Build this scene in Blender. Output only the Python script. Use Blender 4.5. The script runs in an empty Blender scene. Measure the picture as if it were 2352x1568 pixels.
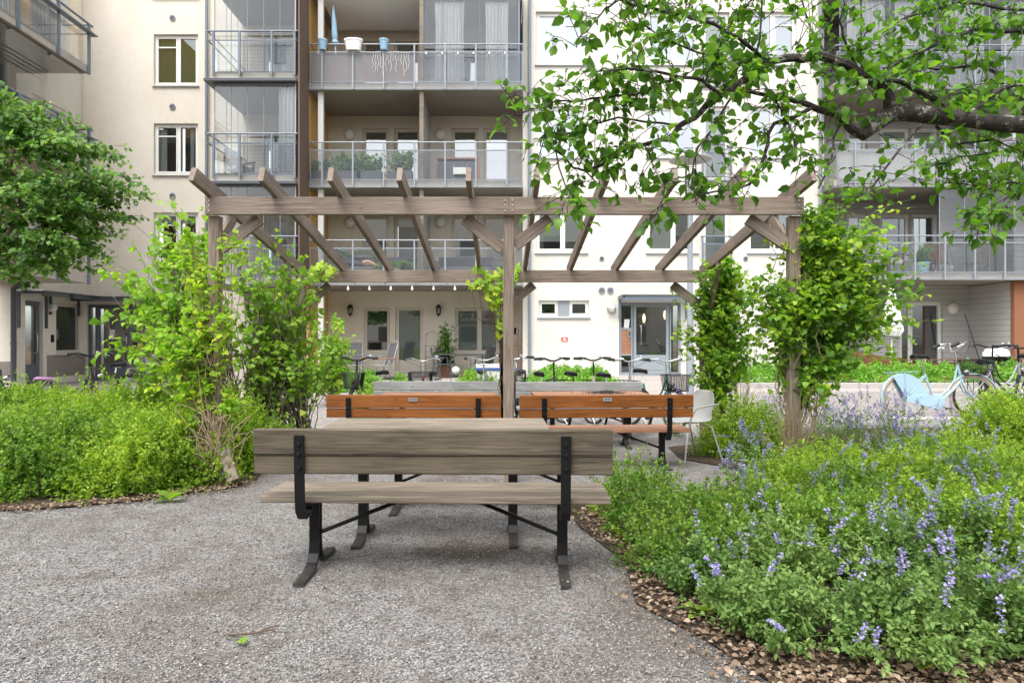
import bpy, math, random
import numpy as np
from mathutils import Vector, Matrix, geometry, noise
rad = math.radians
random.seed(7)
scene = bpy.context.scene
C = scene.collection
# ---------------------------------------------------------------- camera
F, CX, HY = 1500.0, 1150.0, 778.0          # focal length / vanishing point, in pixels of a 2352 x 1568 frame
cd = bpy.data.cameras.new("camera"); cam = bpy.data.objects.new("camera", cd); C.objects.link(cam)
cam.location = (0, 0, 1.3); cam.rotation_euler = (rad(90), 0, 0)
cd.sensor_width = 36; cd.lens = 36 * F / 2352
cd.shift_x = (1176 - CX) / 2352; cd.shift_y = -(784 - HY) / 2352
cd.clip_end = 500; cd.clip_start = 0.05
scene.camera = cam
def W(px, py, d):
    return Vector(((px - CX) * d / F, d, 1.3 - (py - HY) * d / F))
def X(px, d): return (px - CX) * d / F
def Z(py, d): return 1.3 - (py - HY) * d / F
# ---------------------------------------------------------------- world, sun, exposure
wd = bpy.data.worlds.new("World"); scene.world = wd; wd.use_nodes = True
nt = wd.node_tree; nt.nodes.clear()
sky = nt.nodes.new("ShaderNodeTexSky"); sky.sky_type = 'NISHITA'; sky.sun_disc = False
sky.sun_elevation = rad(62); sky.sun_rotation = rad(205); sky.air_density = 1.0; sky.dust_density = 3.0
hs = nt.nodes.new("ShaderNodeHueSaturation"); hs.inputs['Saturation'].default_value = 0.16
tc = nt.nodes.new("ShaderNodeTexCoord"); cn = nt.nodes.new("ShaderNodeTexNoise"); cn.inputs['Scale'].default_value = 2.5
cn.inputs['Detail'].default_value = 6
cr = nt.nodes.new("ShaderNodeMapRange"); cr.inputs['From Min'].default_value = .35; cr.inputs['From Max'].default_value = .7
cr.inputs['To Min'].default_value = 1.0; cr.inputs['To Max'].default_value = 1.75
mul = nt.nodes.new("ShaderNodeVectorMath"); mul.operation = 'SCALE'
bg = nt.nodes.new("ShaderNodeBackground"); bg.inputs['Strength'].default_value = 0.15
wo = nt.nodes.new("ShaderNodeOutputWorld")
L = nt.links.new
L(sky.outputs[0], hs.inputs['Color']); L(tc.outputs['Generated'], cn.inputs['Vector']); L(cn.outputs[0], cr.inputs['Value'])
L(hs.outputs[0], mul.inputs[0]); L(cr.outputs[0], mul.inputs['Scale']); L(mul.outputs[0], bg.inputs['Color']); L(bg.outputs[0], wo.inputs['Surface'])
sd = bpy.data.lights.new("sun", 'SUN'); sun = bpy.data.objects.new("sun", sd); C.objects.link(sun)
sd.energy = 1.15; sd.angle = rad(28); sd.color = (1, .97, .92)
sun.rotation_euler = (rad(28), 0, rad(-25))
scene.view_settings.view_transform = 'Standard'; scene.view_settings.look = 'None'
scene.view_settings.exposure = 1.03; scene.view_settings.gamma = 1
scene.cycles.max_bounces = 8; scene.cycles.transparent_max_bounces = 24
scene.cycles.diffuse_bounces = 5; scene.cycles.glossy_bounces = 3; scene.cycles.transmission_bounces = 4
scene.cycles.caustics_reflective = False; scene.cycles.caustics_refractive = False
scene.cycles.use_denoising = True
# ---------------------------------------------------------------- ground height
def sst(t, a, b):
    t = min(1, max(0, (t - a) / (b - a))); return t * t * (3 - 2 * t)
def g(x, y):
    dip = -.15 * sst(y, 3.5, 10) * (1 - sst(y, 10.2, 14)) * (1 - sst(abs(x), 3.2, 5.2))
    up = sst(y, 7, 13) * .09 * sst(x, 2, 6) + sst(y, 13, 19) * min(1, max(0, (x + 13) / 17.5)) * .16 * (1 - .5 * sst(x, 2, 6)) + sst(y, 13, 19) * .04 * sst(x, -6, 2)
    return dip + up
# ---------------------------------------------------------------- node material helpers
def mat(name, color=(.5, .5, .5), rough=.6, metal=0, spec=.5):
    m = bpy.data.materials.new(name); m.use_nodes = True
    b = m.node_tree.nodes['Principled BSDF']
    b.inputs['Base Color'].default_value = (*color, 1); b.inputs['Roughness'].default_value = rough
    b.inputs['Metallic'].default_value = metal; b.inputs['Specular IOR Level'].default_value = spec
    return m
class N:
    """small node-graph writer"""
    def __init__(s, m): s.t = m.node_tree; s.b = s.t.nodes.get('Principled BSDF'); s.out = s.t.nodes.get('Material Output')
    def n(s, typ, **kw):
        nd = s.t.nodes.new(typ)
        for k, v in kw.items():
            if k.startswith('i_'): 
                key = k[2:].replace('_', ' '); nd.inputs[key].default_value = v
            else: setattr(nd, k, v)
        return nd
    def l(s, a, b): s.t.links.new(a, b)
    def coord(s, kind='Object', scale=(1, 1, 1), rnd=False, rot=(0, 0, 0)):
        t = s.n('ShaderNodeTexCoord'); mp = s.n('ShaderNodeMapping'); mp.inputs['Scale'].default_value = scale; mp.inputs['Rotation'].default_value = rot
        src = t.outputs[kind]
        if rnd:
            oi = s.n('ShaderNodeObjectInfo'); ad = s.n('ShaderNodeVectorMath', operation='ADD'); ml = s.n('ShaderNodeMath', operation='MULTIPLY'); ml.inputs[1].default_value = 37.0
            s.l(oi.outputs['Random'], ml.inputs[0]); s.l(src, ad.inputs[0]); s.l(ml.outputs[0], ad.inputs[1]); src = ad.outputs[0]
        s.l(src, mp.inputs['Vector']); return mp.outputs[0]
    def noise(s, vec, scale=5, detail=4, rough=.5, dist=0):
        nd = s.n('ShaderNodeTexNoise'); nd.inputs['Scale'].default_value = scale; nd.inputs['Detail'].default_value = detail
        nd.inputs['Roughness'].default_value = rough; nd.inputs['Distortion'].default_value = dist
        s.l(vec, nd.inputs['Vector']); return nd.outputs[0]
    def ramp(s, fac, stops):
        r = s.n('ShaderNodeValToRGB'); e = r.color_ramp.elements
        while len(e) > len(stops): e.remove(e[-1])
        while len(e) < len(stops): e.new(.5)
        for k, (p, c) in enumerate(stops): e[k].position = p; e[k].color = (*c, 1) if len(c) == 3 else c
        s.l(fac, r.inputs[0]); return r.outputs[0]
    def mix(s, a, b, f, mode='MIX'):
        m = s.n('ShaderNodeMix', data_type='RGBA', blend_type=mode)
        for v, i in ((f, 0), (a, 6), (b, 7)):
            if hasattr(v, 'is_linked') or hasattr(v, 'links'): s.l(v, m.inputs[i])
            elif i == 0: m.inputs[0].default_value = v
            else: m.inputs[i].default_value = (*v, 1)
        return m.outputs[2]
    def math(s, op, a, b=None, c=None):
        m = s.n('ShaderNodeMath', operation=op)
        for i, v in enumerate((a, b, c)):
            if v is None: continue
            if isinstance(v, (int, float)): m.inputs[i].default_value = v
            else: s.l(v, m.inputs[i])
        return m.outputs[0]
    def bump(s, h, strength=.3, dist=.01):
        b = s.n('ShaderNodeBump'); b.inputs['Strength'].default_value = strength; b.inputs['Distance'].default_value = dist
        s.l(h, b.inputs['Height']); s.l(b.outputs[0], s.b.inputs['Normal'])
    def base(s, c): s.l(c, s.b.inputs['Base Color'])
def plaster(name, c, var=.06, stain=.1):
    m = mat(name, c, .9, spec=.2); k = N(m); v = k.coord()
    n1 = k.noise(v, .8, 6, .65); n2 = k.noise(v, 9, 3)
    dk = tuple(x * (1 - stain) * q for x, q in zip(c, (1, .97, .9)))
    col = k.mix(k.ramp(n1, [(.35, dk), (.6, c)]), tuple(min(1, x * (1 + var)) for x in c), n2)
    v2 = k.coord(scale=(3, 3, .25)); st = k.noise(v2, 1.5, 5, .7)
    col = k.mix(col, tuple(x * .86 for x in c), k.ramp(st, [(.55, (0, 0, 0)), (.85, (.6, .6, .6))]))
    k.base(col); k.bump(k.noise(v, 60, 4), .35, .004); return m
def wood(name, light, dark, grain=1.0, knots=True, rough=.75, bump=.25, knotcol=None, bands=.5):
    """grain runs along local X"""
    m = mat(name, light, rough, spec=.25); k = N(m); v = k.coord(scale=(1, 1, 1), rnd=True)
    big = k.noise(v, 1.3, 3)
    mp = k.n('ShaderNodeMapping'); mp.inputs['Scale'].default_value = (1.0, 22, 22); k.l(v, mp.inputs[0])
    wv = k.n('ShaderNodeTexNoise'); wv.inputs['Scale'].default_value = 2.2; wv.inputs['Detail'].default_value = 5; wv.inputs['Distortion'].default_value = 1.2
    k.l(mp.outputs[0], wv.inputs['Vector'])
    mp2 = k.n('ShaderNodeMapping'); mp2.inputs['Scale'].default_value = (2.2, 90, 90); k.l(v, mp2.inputs[0])
    fine = k.noise(mp2.outputs[0], 2, 3)
    c1 = k.ramp(wv.outputs[0], [(.3, dark), (.5, tuple((a + b) / 2 for a, b in zip(light, dark))), (.68, light)])
    c2 = k.mix(c1, tuple(x * .5 for x in dark), k.ramp(fine, [(.5, (0, 0, 0)), (.62, (bands, bands, bands)), (.8, (bands * 1.6, bands * 1.6, bands * 1.6))]))
    c3 = k.mix(c2, tuple(min(1, x * 1.22) for x in light), k.ramp(big, [(.45, (0, 0, 0)), (.75, (.55, .55, .55))]))
    if knots:
        mp3 = k.n('ShaderNodeMapping'); mp3.inputs['Scale'].default_value = (2.6, .9, 6.0); k.l(v, mp3.inputs[0])
        vo = k.n('ShaderNodeTexVoronoi'); vo.inputs['Scale'].default_value = 1.25; k.l(mp3.outputs[0], vo.inputs['Vector'])
        kc = knotcol or tuple(x * .35 for x in dark)
        c3 = k.mix(c3, kc, k.ramp(vo.outputs['Distance'], [(.035, (.9, .9, .9)), (.06, (.55, .55, .55)), (.11, (.0, .0, .0))]))
    k.base(c3); k.bump(wv.outputs[0], bump, .006); return m
def metalpaint(name, c, rough=.45, dirt=.15):
    m = mat(name, c, rough); k = N(m); v = k.coord(rnd=True)
    k.base(k.mix(c, tuple(x * (1 - dirt) + .03 for x in c), k.noise(v, 14, 5))); return m
def glassmat(name, tint=(.93, .96, .95), refl=1.0, base=.05):
    m = bpy.data.materials.new(name); m.use_nodes = True; t = m.node_tree; t.nodes.clear()
    o = t.nodes.new('ShaderNodeOutputMaterial'); mx = t.nodes.new('ShaderNodeMixShader')
    tr = t.nodes.new('ShaderNodeBsdfTransparent'); tr.inputs[0].default_value = (*tint, 1)
    gl = t.nodes.new('ShaderNodeBsdfGlossy'); gl.inputs['Roughness'].default_value = .015; gl.inputs[0].default_value = (.9, .93, .95, 1)
    fr = t.nodes.new('ShaderNodeFresnel'); fr.inputs[0].default_value = 1.5
    ad = t.nodes.new('ShaderNodeMath'); ad.operation = 'MULTIPLY_ADD'; ad.inputs[1].default_value = 1.9 * refl; ad.inputs[2].default_value = base
    t.links.new(fr.outputs[0], ad.inputs[0]); t.links.new(ad.outputs[0], mx.inputs[0]); t.links.new(tr.outputs[0], mx.inputs[1]); t.links.new(gl.outputs[0], mx.inputs[2]); t.links.new(mx.outputs[0], o.inputs[0])
    return m
def meshmat(name, c, cell=.035, wire=.36, axes='XZ'):
    """woven wire: an alpha grid in object space"""
    m = mat(name, c, .45, .4); k = N(m); t = k.n('ShaderNodeTexCoord'); sp = k.n('ShaderNodeSeparateXYZ'); k.l(t.outputs['Object'], sp.inputs[0])
    fs = []
    for a in axes:
        f = k.math('FRACT', k.math('DIVIDE', sp.outputs[a], cell)); fs.append(k.math('LESS_THAN', f, wire))
    al = k.math('MAXIMUM', fs[0], fs[1]); k.l(al, k.b.inputs['Alpha']); return m
def leafmat(name, c1, c2, c3=None, trans=.35, rough=.5, tr_tint=(1.25, 1.35, .5)):
    """leaf colours differ from leaf to leaf through the 'rnd' attribute"""
    m = bpy.data.materials.new(name); m.use_nodes = True; t = m.node_tree; k = N(m)
    at = k.n('ShaderNodeAttribute', attribute_name='rnd')
    col = k.ramp(at.outputs['Fac'], [(0, c1), (.5, c2), (1, c3 or c2)])
    k.base(col); k.b.inputs['Roughness'].default_value = rough; k.b.inputs['Specular IOR Level'].default_value = .35
    tr = k.n('ShaderNodeBsdfTranslucent'); tc = k.mix(col, tr_tint, 1.0, 'MULTIPLY'); k.l(tc, tr.inputs[0])
    mx = k.n('ShaderNodeMixShader'); mx.inputs[0].default_value = trans
    k.l(k.b.outputs[0], mx.inputs[1]); k.l(tr.outputs[0], mx.inputs[2]); k.l(mx.outputs[0], k.out.inputs[0]); return m
# ---------------------------------------------------------------- mesh helpers
class MB:
    def __init__(s): s.v = []; s.f = []
    def add(s, vs, fs):
        o = len(s.v); s.v += [tuple(v) for v in vs]; s.f += [tuple(i + o for i in f) for f in fs]; return s
    def box(s, x0, x1, y0, y1, z0, z1):
        return s.add([(x0, y0, z0), (x1, y0, z0), (x1, y1, z0), (x0, y1, z0), (x0, y0, z1), (x1, y0, z1), (x1, y1, z1), (x0, y1, z1)],
                     [(0, 3, 2, 1), (4, 5, 6, 7), (0, 1, 5, 4), (1, 2, 6, 5), (2, 3, 7, 6), (3, 0, 4, 7)])
    def bbox(s, x0, x1, y0, y1, z0, z1, b=.004):
        """box with bevelled long edges (8-gon prism along its longest side)"""
        dx, dy, dz = x1 - x0, y1 - y0, z1 - z0
        def ring(a0, a1, c0, c1): return [(a0 + b, c0), (a1 - b, c0), (a1, c0 + b), (a1, c1 - b), (a1 - b, c1), (a0 + b, c1), (a0, c1 - b), (a0, c0 + b)]
        if dx >= dy and dx >= dz: r = ring(y0, y1, z0, z1); vs = [(x0, p, q) for p, q in r] + [(x1, p, q) for p, q in r]
        elif dz >= dy: r = ring(x0, x1, y0, y1); vs = [(p, q, z0) for p, q in r] + [(p, q, z1) for p, q in r]
        else: r = ring(x0, x1, z0, z1); vs = [(p, y0, q) for p, q in r] + [(p, y1, q) for p, q in r]
        fs = [(i, (i + 1) % 8, (i + 1) % 8 + 8, i + 8) for i in range(8)] + [tuple(range(7, -1, -1)), tuple(range(8, 16))]
        return s.add(vs, fs)
    def quad(s, a, b, c, d): return s.add([a, b, c, d], [(0, 1, 2, 3)])
    def tube(s, pts, r, n=6, cap=True):
        pts = [Vector(p) for p in pts]; k = len(pts); rs = r if isinstance(r, (list, tuple)) else [r] * k
        vs = []; prev = None
        for i, p in enumerate(pts):
            t = (pts[min(i + 1, k - 1)] - pts[max(i - 1, 0)]); t = t.normalized() if t.length > 1e-9 else Vector((0, 0, 1))
            if prev is None:
                up = Vector((0, 0, 1)) if abs(t.z) < .9 else Vector((1, 0, 0)); u = t.cross(up).normalized()
            else: u = (prev - t * prev.dot(t)).normalized()
            prev = u; w = t.cross(u)
            for j in range(n):
                a = 2 * math.pi * j / n; vs.append(p + (u * math.cos(a) + w * math.sin(a)) * rs[i])
        fs = [(i * n + j, i * n + (j + 1) % n, (i + 1) * n + (j + 1) % n, (i + 1) * n + j) for i in range(k - 1) for j in range(n)]
        if cap: fs += [tuple(range(n - 1, -1, -1)), tuple((k - 1) * n + j for j in range(n))]
        return s.add(vs, fs)
    def lathe(s, prof, n=20, c=(0, 0, 0), axis='Z', sx=1, sy=1):
        vs = []; 
        for (r, h) in prof:
            for j in range(n):
                a = 2 * math.pi * j / n; p = (r * math.cos(a) * sx, r * math.sin(a) * sy, h)
                if axis == 'Y': p = (p[0], p[2], p[1])
                elif axis == 'X': p = (p[2], p[0], p[1])
                vs.append((p[0] + c[0], p[1] + c[1], p[2] + c[2]))
        k = len(prof)
        fs = [(i * n + j, i * n + (j + 1) % n, (i + 1) * n + (j + 1) % n, (i + 1) * n + j) for i in range(k - 1) for j in range(n)]
        if prof[0][0] > 1e-4: fs.append(tuple(range(n - 1, -1, -1)))
        if prof[-1][0] > 1e-4: fs.append(tuple((k - 1) * n + j for j in range(n)))
        return s.add(vs, fs)
    def torus(s, R, r, n=28, m=6, c=(0, 0, 0), a0=0, a1=2 * math.pi, plane='XZ'):
        pts = []; full = abs(a1 - a0) > 6.28
        for i in range(n + (0 if full else 1)):
            a = a0 + (a1 - a0) * i / n; p = (R * math.cos(a), 0, R * math.sin(a))
            if plane == 'YZ': p = (0, p[0], p[2])
            if plane == 'XY': p = (p[0], p[2], 0)
            pts.append((p[0] + c[0], p[1] + c[1], p[2] + c[2]))
        if full: pts += [pts[0]]
        return s.tube(pts, r, m, cap=not full)
    def ribbon(s, prof, x0, x1, th):
        """bar of width x0..x1 whose centre line prof is in the YZ plane"""
        k = len(prof); vs = []
        for i in range(k):
            a = Vector(prof[max(i - 1, 0)]); b = Vector(prof[min(i + 1, k - 1)]); t = (b - a).normalized(); nn = Vector((-t[1], t[0])) * th / 2; p = Vector(prof[i])
            for xx, q in ((x0, p - nn), (x1, p - nn), (x1, p + nn), (x0, p + nn)): vs.append((xx, q[0], q[1]))
        fs = [(i * 4 + j, i * 4 + (j + 1) % 4, i * 4 + 4 + (j + 1) % 4, i * 4 + 4 + j) for i in range(k - 1) for j in range(4)] + [(3, 2, 1, 0), (k * 4 - 4, k * 4 - 3, k * 4 - 2, k * 4 - 1)]
        return s.add(vs, fs)
    def xf(s, M, start=0):
        for i in range(start, len(s.v)): s.v[i] = tuple(M @ Vector(s.v[i]))
        return s
    def build(s, name, m, parent=None, smooth=False, loc=None, rz=None):
        me = bpy.data.meshes.new(name); me.from_pydata(s.v, [], s.f)
        if m is not None: me.materials.append(m)
        if smooth: 
            me.polygons.foreach_set('use_smooth', [True] * len(me.polygons))
            try: me.set_sharp_from_angle(angle=rad(50))
            except Exception: pass
        o = bpy.data.objects.new(name, me); C.objects.link(o)
        if parent is not None: o.parent = parent
        if loc is not None: o.location = loc
        if rz is not None: o.rotation_euler = (0, 0, rz)
        return o
def tag(o, label=None, cat=None, group=None, kind=None):
    if label: o['label'] = label
    if cat: o['category'] = cat
    if group: o['group'] = group
    if kind: o['kind'] = kind
    return o
def thing(name, label, cat, loc=(0, 0, 0), rz=0, group=None):
    o = bpy.data.objects.new(name, None); C.objects.link(o); o.location = loc; o.rotation_euler = (0, 0, rz); o.empty_display_size = .1
    return tag(o, label, cat, group)
def kids(o): return [c for c in o.children]
def dup(o, loc=None, rz=None, label=None, group=None, parent=None):
    c = o.copy(); C.objects.link(c)
    if parent is not None: c.parent = parent
    if loc is not None: c.location = loc
    if rz is not None: c.rotation_euler = (0, 0, rz)
    if label: c['label'] = label
    if group: c['group'] = group
    for ch in list(o.children): dup(ch, parent=c)
    return c
def board(name, p0, p1, w, h, m, parent=None, up=(0, 0, 1), cut0=0, cut1=0, bev=.003, label=None):
    """plank from p0 to p1 with its own frame: local X along the grain; w across, h along 'up'"""
    p0, p1 = Vector(p0), Vector(p1); t = p1 - p0; Ln = t.length; t.normalize(); up = Vector(up); s = up.cross(t).normalized(); u = t.cross(s)
    b = MB().bbox(0, Ln, -w / 2, w / 2, -h / 2, h / 2, bev)
    if cut0 or cut1:
        b.v = [(x + (cut0 * (z / h) if x < Ln / 2 else cut1 * (z / h)), y, z) for x, y, z in b.v]
    M = Matrix((t, s, u)).transposed().to_4x4(); M.translation = p0
    o = b.build(name, m, parent); o.matrix_local = M
    if label: o['label'] = label
    return o
# ---------------------------------------------------------------- numpy instancing (foliage)
rng = np.random.default_rng(11)
def npmesh(name, V, T, m, parent=None, attr=None, smooth=False):
    me = bpy.data.meshes.new(name); nv, nf = len(V), len(T); k = T.shape[1]
    me.vertices.add(nv); me.vertices.foreach_set('co', np.ascontiguousarray(V, dtype=np.float32).ravel())
    me.loops.add(nf * k); me.loops.foreach_set('vertex_index', np.ascontiguousarray(T, dtype=np.int32).ravel())
    me.polygons.add(nf); me.polygons.foreach_set('loop_start', np.arange(0, nf * k, k, dtype=np.int32))
    try: me.polygons.foreach_set('loop_total', np.full(nf, k, dtype=np.int32))
    except Exception: pass
    me.update(calc_edges=True)
    if attr is not None:
        a = me.attributes.new('rnd', 'FLOAT', 'POINT'); a.data.foreach_set('value', np.ascontiguousarray(attr, dtype=np.float32))
    if smooth: me.polygons.foreach_set('use_smooth', np.ones(nf, dtype=bool))
    me.materials.append(m)
    o = bpy.data.objects.new(name, me); C.objects.link(o)
    if parent is not None: o.parent = parent
    return o
def nrm(a): return a / np.maximum(np.linalg.norm(a, axis=-1, keepdims=True), 1e-9)
def inst(tv, tf, P, A, Nn, S, rnd=None):
    """copies of a template (local Y = axis A, local Z = normal Nn)"""
    A = nrm(A); Xx = nrm(np.cross(A, Nn)); Zz = np.cross(Xx, A); n = len(P)
    S = np.broadcast_to(np.asarray(S, float).reshape(-1, 1) if np.ndim(S) < 2 else S, (n, 1) if np.ndim(S) < 2 else (n, 3))
    if S.shape[1] == 1: S = np.repeat(S, 3, 1)
    V = P[:, None, :] + tv[None, :, 0:1] * S[:, None, 0:1] * Xx[:, None, :] + tv[None, :, 1:2] * S[:, None, 1:2] * A[:, None, :] + tv[None, :, 2:3] * S[:, None, 2:3] * Zz[:, None, :]
    T = (tf[None] + (np.arange(n) * len(tv))[:, None, None]).reshape(-1, tf.shape[1])
    r = None if rnd is None else np.repeat(rnd, len(tv))
    return V.reshape(-1, 3), T, r
LEAF2 = (np.array([(0, 0, 0), (-.34, .45, .1), (0, 1, -.08), (.34, .45, .1)], float), np.array([(0, 1, 2), (0, 2, 3)]))
LEAF2W = (np.array([(0, 0, 0), (-.48, .5, .12), (0, 1, -.06), (.48, .5, .12)], float), np.array([(0, 1, 2), (0, 2, 3)]))
def bigleaf(w=.36, droop=.25, fold=.14, heart=0):
    mid = [(0, 0, 0), (0, .33, .02), (0, .68, -.04 * droop * 4), (0, 1.0, -droop)]
    v = mid + [(-w * (.9 + heart), .26 - heart * .25, fold), (-w * .92, .6, fold - .1 * droop), (w * (.9 + heart), .26 - heart * .25, fold), (w * .92, .6, fold - .1 * droop)]
    f = [(0, 4, 1), (4, 5, 1), (1, 5, 2), (5, 3, 2), (0, 1, 6), (6, 1, 7), (1, 2, 7), (7, 2, 3)]
    return np.array(v, float), np.array(f)
APPLE = bigleaf(.33, .22, .12); HEART = bigleaf(.40, .3, .1, .25); OVAL = bigleaf(.27, .12, .07)
PRISM = (np.array([(1, 0, 0), (-.5, 0, .87), (-.5, 0, -.87), (1, 1, 0), (-.5, 1, .87), (-.5, 1, -.87)], float), np.array([(0, 1, 4), (0, 4, 3), (1, 2, 5), (1, 5, 4), (2, 0, 3), (2, 3, 5)]))
def segs(P0, P1, R):
    """many thin stalks"""
    D = P1 - P0; Ln = np.linalg.norm(D, axis=1); Nn = np.where(np.abs(D[:, 2:3]) > .9 * Ln[:, None], np.array([[1., 0, 0]]), np.array([[0, 0, 1.]]))
    S = np.stack([R, Ln, R], 1); return inst(*PRISM, P0, D, Nn, S)
def rv(n, s=1.0): return rng.normal(0, s, (n, 3))
def cat(parts):
    V = []; T = []; R = []; o = 0
    for v, t, r in parts:
        V.append(v); T.append(t + o); o += len(v); R.append(r if r is not None else np.zeros(len(v)))
    return np.concatenate(V), np.concatenate(T), np.concatenate(R)
# ---------------------------------------------------------------- materials
M = {}
M['white_wall'] = plaster('white_render', (.67, .64, .595), .06, .13)
M['cream_wall'] = plaster('cream_render', (.72, .67, .59), .06, .13)
M['wing_wall'] = plaster('wing_render', (.76, .71, .63), .05, .13)
M['plinth'] = plaster('plinth_render', (.27, .235, .215), .2, .25)
M['concrete'] = plaster('balcony_concrete', (.46, .43, .39), .1, .3)
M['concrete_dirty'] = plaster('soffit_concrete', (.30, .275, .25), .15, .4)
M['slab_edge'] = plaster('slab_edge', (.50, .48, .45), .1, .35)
M['rail'] = metalpaint('blue_grey_steel', (.16, .20, .25), .4)
M['rail_light'] = metalpaint('galvanised_steel', (.29, .32, .355), .42)
M['dark_rail'] = metalpaint('dark_grey_steel', (.07, .08, .095), .45)
M['pipe'] = metalpaint('downpipe_grey', (.20, .24, .28), .4)
M['frame_white'] = metalpaint('window_white', (.80, .79, .76), .5, .08)
M['frame_cream'] = metalpaint('window_cream', (.66, .60, .52), .5, .1)
M['door_grey'] = metalpaint('door_grey', (.30, .34, .38), .4, .1)
M['door_dark'] = metalpaint('door_dark_grey', (.12, .135, .155), .4, .1)
M['glass'] = glassmat('window_glass', (.85, .9, .88), 1.0, .10)
M['glass_clear'] = glassmat('clear_glass', (.95, .97, .97), .9, .03)
M['glass_refl'] = glassmat('reflective_glass', (.8, .87, .9), 1.2, .28)
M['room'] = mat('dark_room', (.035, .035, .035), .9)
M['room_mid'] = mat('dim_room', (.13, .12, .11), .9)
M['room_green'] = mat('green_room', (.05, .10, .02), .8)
def blindmat(name, c, pitch=.025, dark=.35):
    m = mat(name, c, .7); k = N(m); t = k.n('ShaderNodeTexCoord'); sp = k.n('ShaderNodeSeparateXYZ'); k.l(t.outputs['Object'], sp.inputs[0])
    f = k.math('FRACT', k.math('DIVIDE', sp.outputs['Z'], pitch)); k.base(k.mix(c, tuple(x * dark for x in c), k.ramp(f, [(.55, (0, 0, 0)), (.8, (1, 1, 1))]))); return m
M['blind_white'] = blindmat('white_blind', (.75, .76, .76), .03, .7)
M['blind_dark'] = blindmat('slatted_blind_open', (.30, .33, .32), .035, .12)
M['blind_green'] = blindmat('green_blind', (.13, .22, .05), .03, .45)
def curtainmat(name, c, sc=30):
    m = mat(name, c, .9); k = N(m); v = k.coord(scale=(1, 1, .05)); k.base(k.mix(tuple(x * .8 for x in c), c, k.noise(v, sc, 2))); return m
M['curtain'] = curtainmat('curtain', (.92, .92, .92)); M['curtain_beige'] = curtainmat('curtain_grey', (.55, .55, .54))
M['mesh'] = meshmat('railing_mesh', (.20, .22, .245), .03, .155)
M['mesh_y'] = meshmat('railing_mesh_side', (.14, .17, .21), .045, .24, 'YZ')
M['mesh_dense'] = meshmat('railing_mesh_dense', (.10, .115, .14), .038, .21)
M['fabric_brown'] = curtainmat('brown_screen_fabric', (.29, .25, .24), 6)
M['pergola'] = wood('weathered_pine', (.30, .245, .20), (.155, .117, .092), bump=.15, knotcol=(.09, .06, .045))
M['bench_grey'] = wood('weathered_bench_wood', (.155, .128, .09), (.062, .051, .036), bump=.25, knotcol=(.05, .035, .025))
M['bench_top'] = wood('weathered_table_wood', (.29, .245, .19), (.13, .105, .078), bump=.3, knotcol=(.1, .08, .06))
M['bench_silver'] = wood('silver_grey_wood', (.40, .40, .40), (.24, .235, .23), bump=.2, knotcol=(.16, .14, .13))
M['oiled'] = wood('oiled_pine', (.30, .108, .03), (.165, .052, .012), bump=.12, rough=.42, knotcol=(.12, .035, .01), bands=.3)
M['oiled_top'] = wood('oiled_pine_faded', (.42, .22, .13), (.27, .125, .07), bump=.12, rough=.5, bands=.3)
M['teak'] = wood('teak_slats', (.36, .19, .09), (.22, .1, .05), knots=False)
M['dark_wood'] = wood('dark_cladding', (.10, .06, .045), (.04, .025, .02), knots=False)
M['red_wood'] = wood('red_brown_cladding', (.24, .105, .055), (.13, .055, .03), knots=False)
M['black_steel'] = mat('black_steel', (.008, .008, .009), .45, spec=.25); k = N(M['black_steel']); v = k.coord()
sp = k.n('ShaderNodeSeparateXYZ'); tcw = k.n('ShaderNodeTexCoord'); k.l(tcw.outputs['Object'], sp.inputs[0])
dz = k.math('SUBTRACT', .075, sp.outputs['Z']); dz = k.math('MULTIPLY', dz, 7.0); dn = k.math('MULTIPLY', k.math('MAXIMUM', dz, 0.03), k.noise(v, 22, 6, .7))
k.base(k.mix((.008, .008, .009), (.10, .094, .086), k.ramp(dn, [(.06, (0, 0, 0)), (.34, (.8, .8, .8))])))
M['black_plain'] = mat('black_paint', (.009, .009, .01), .42, spec=.25)
M['rubber'] = mat('black_rubber', (.02, .02, .02), .7)
M['chrome'] = mat('chrome', (.62, .62, .62), .2, 1)
M['alu'] = metalpaint('painted_aluminium', (.36, .36, .345), .4, .08); 
M['white_plastic'] = mat('white_plastic', (.8, .8, .78), .4)
M['blue_plastic'] = mat('light_blue_plastic', (.28, .45, .58), .4)
M['red'] = mat('red_paint', (.55, .03, .04), .4)
M['orange'] = mat('orange_reflector', (.9, .25, .02), .3)
M['terracotta'] = mat('terracotta', (.45, .2, .12), .8)
M['teal'] = metalpaint('teal_post_paint', (.03, .10, .11), .4)
def clap(name, c, pitch=.14, axis='Z', dark=.35):
    m = mat(name, c, .75, spec=.3); k = N(m); t = k.n('ShaderNodeTexCoord'); sp = k.n('ShaderNodeSeparateXYZ'); k.l(t.outputs['Object'], sp.inputs[0])
    f = k.math('FRACT', k.math('DIVIDE', sp.outputs[axis], pitch)); v = k.coord(scale=(1, 1, 12)); n = k.noise(v, 2, 4)
    base = k.mix(tuple(x * .85 for x in c), tuple(min(1, x * 1.1) for x in c), n)
    k.base(k.mix(base, tuple(x * dark for x in c), k.ramp(f, [(.0, (1, 1, 1)), (.07, (0, 0, 0)), (1, (0, 0, 0))])))
    k.bump(k.ramp(f, [(0, (0, 0, 0)), (.1, (1, 1, 1)), (1, (.6, .6, .6))]), .6, .02); return m
M['clap_yellow'] = clap('yellow_clapboard', (.72, .46, .17), .13)
M['clap_grey'] = clap('grey_clapboard', (.50, .49, .48), .17, dark=.3)
M['louvre'] = clap('dark_louvre', (.16, .11, .085), .08, 'Y', .25)
M['louvre_red'] = clap('red_louvre', (.30, .13, .07), .07, 'X', .2)
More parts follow.
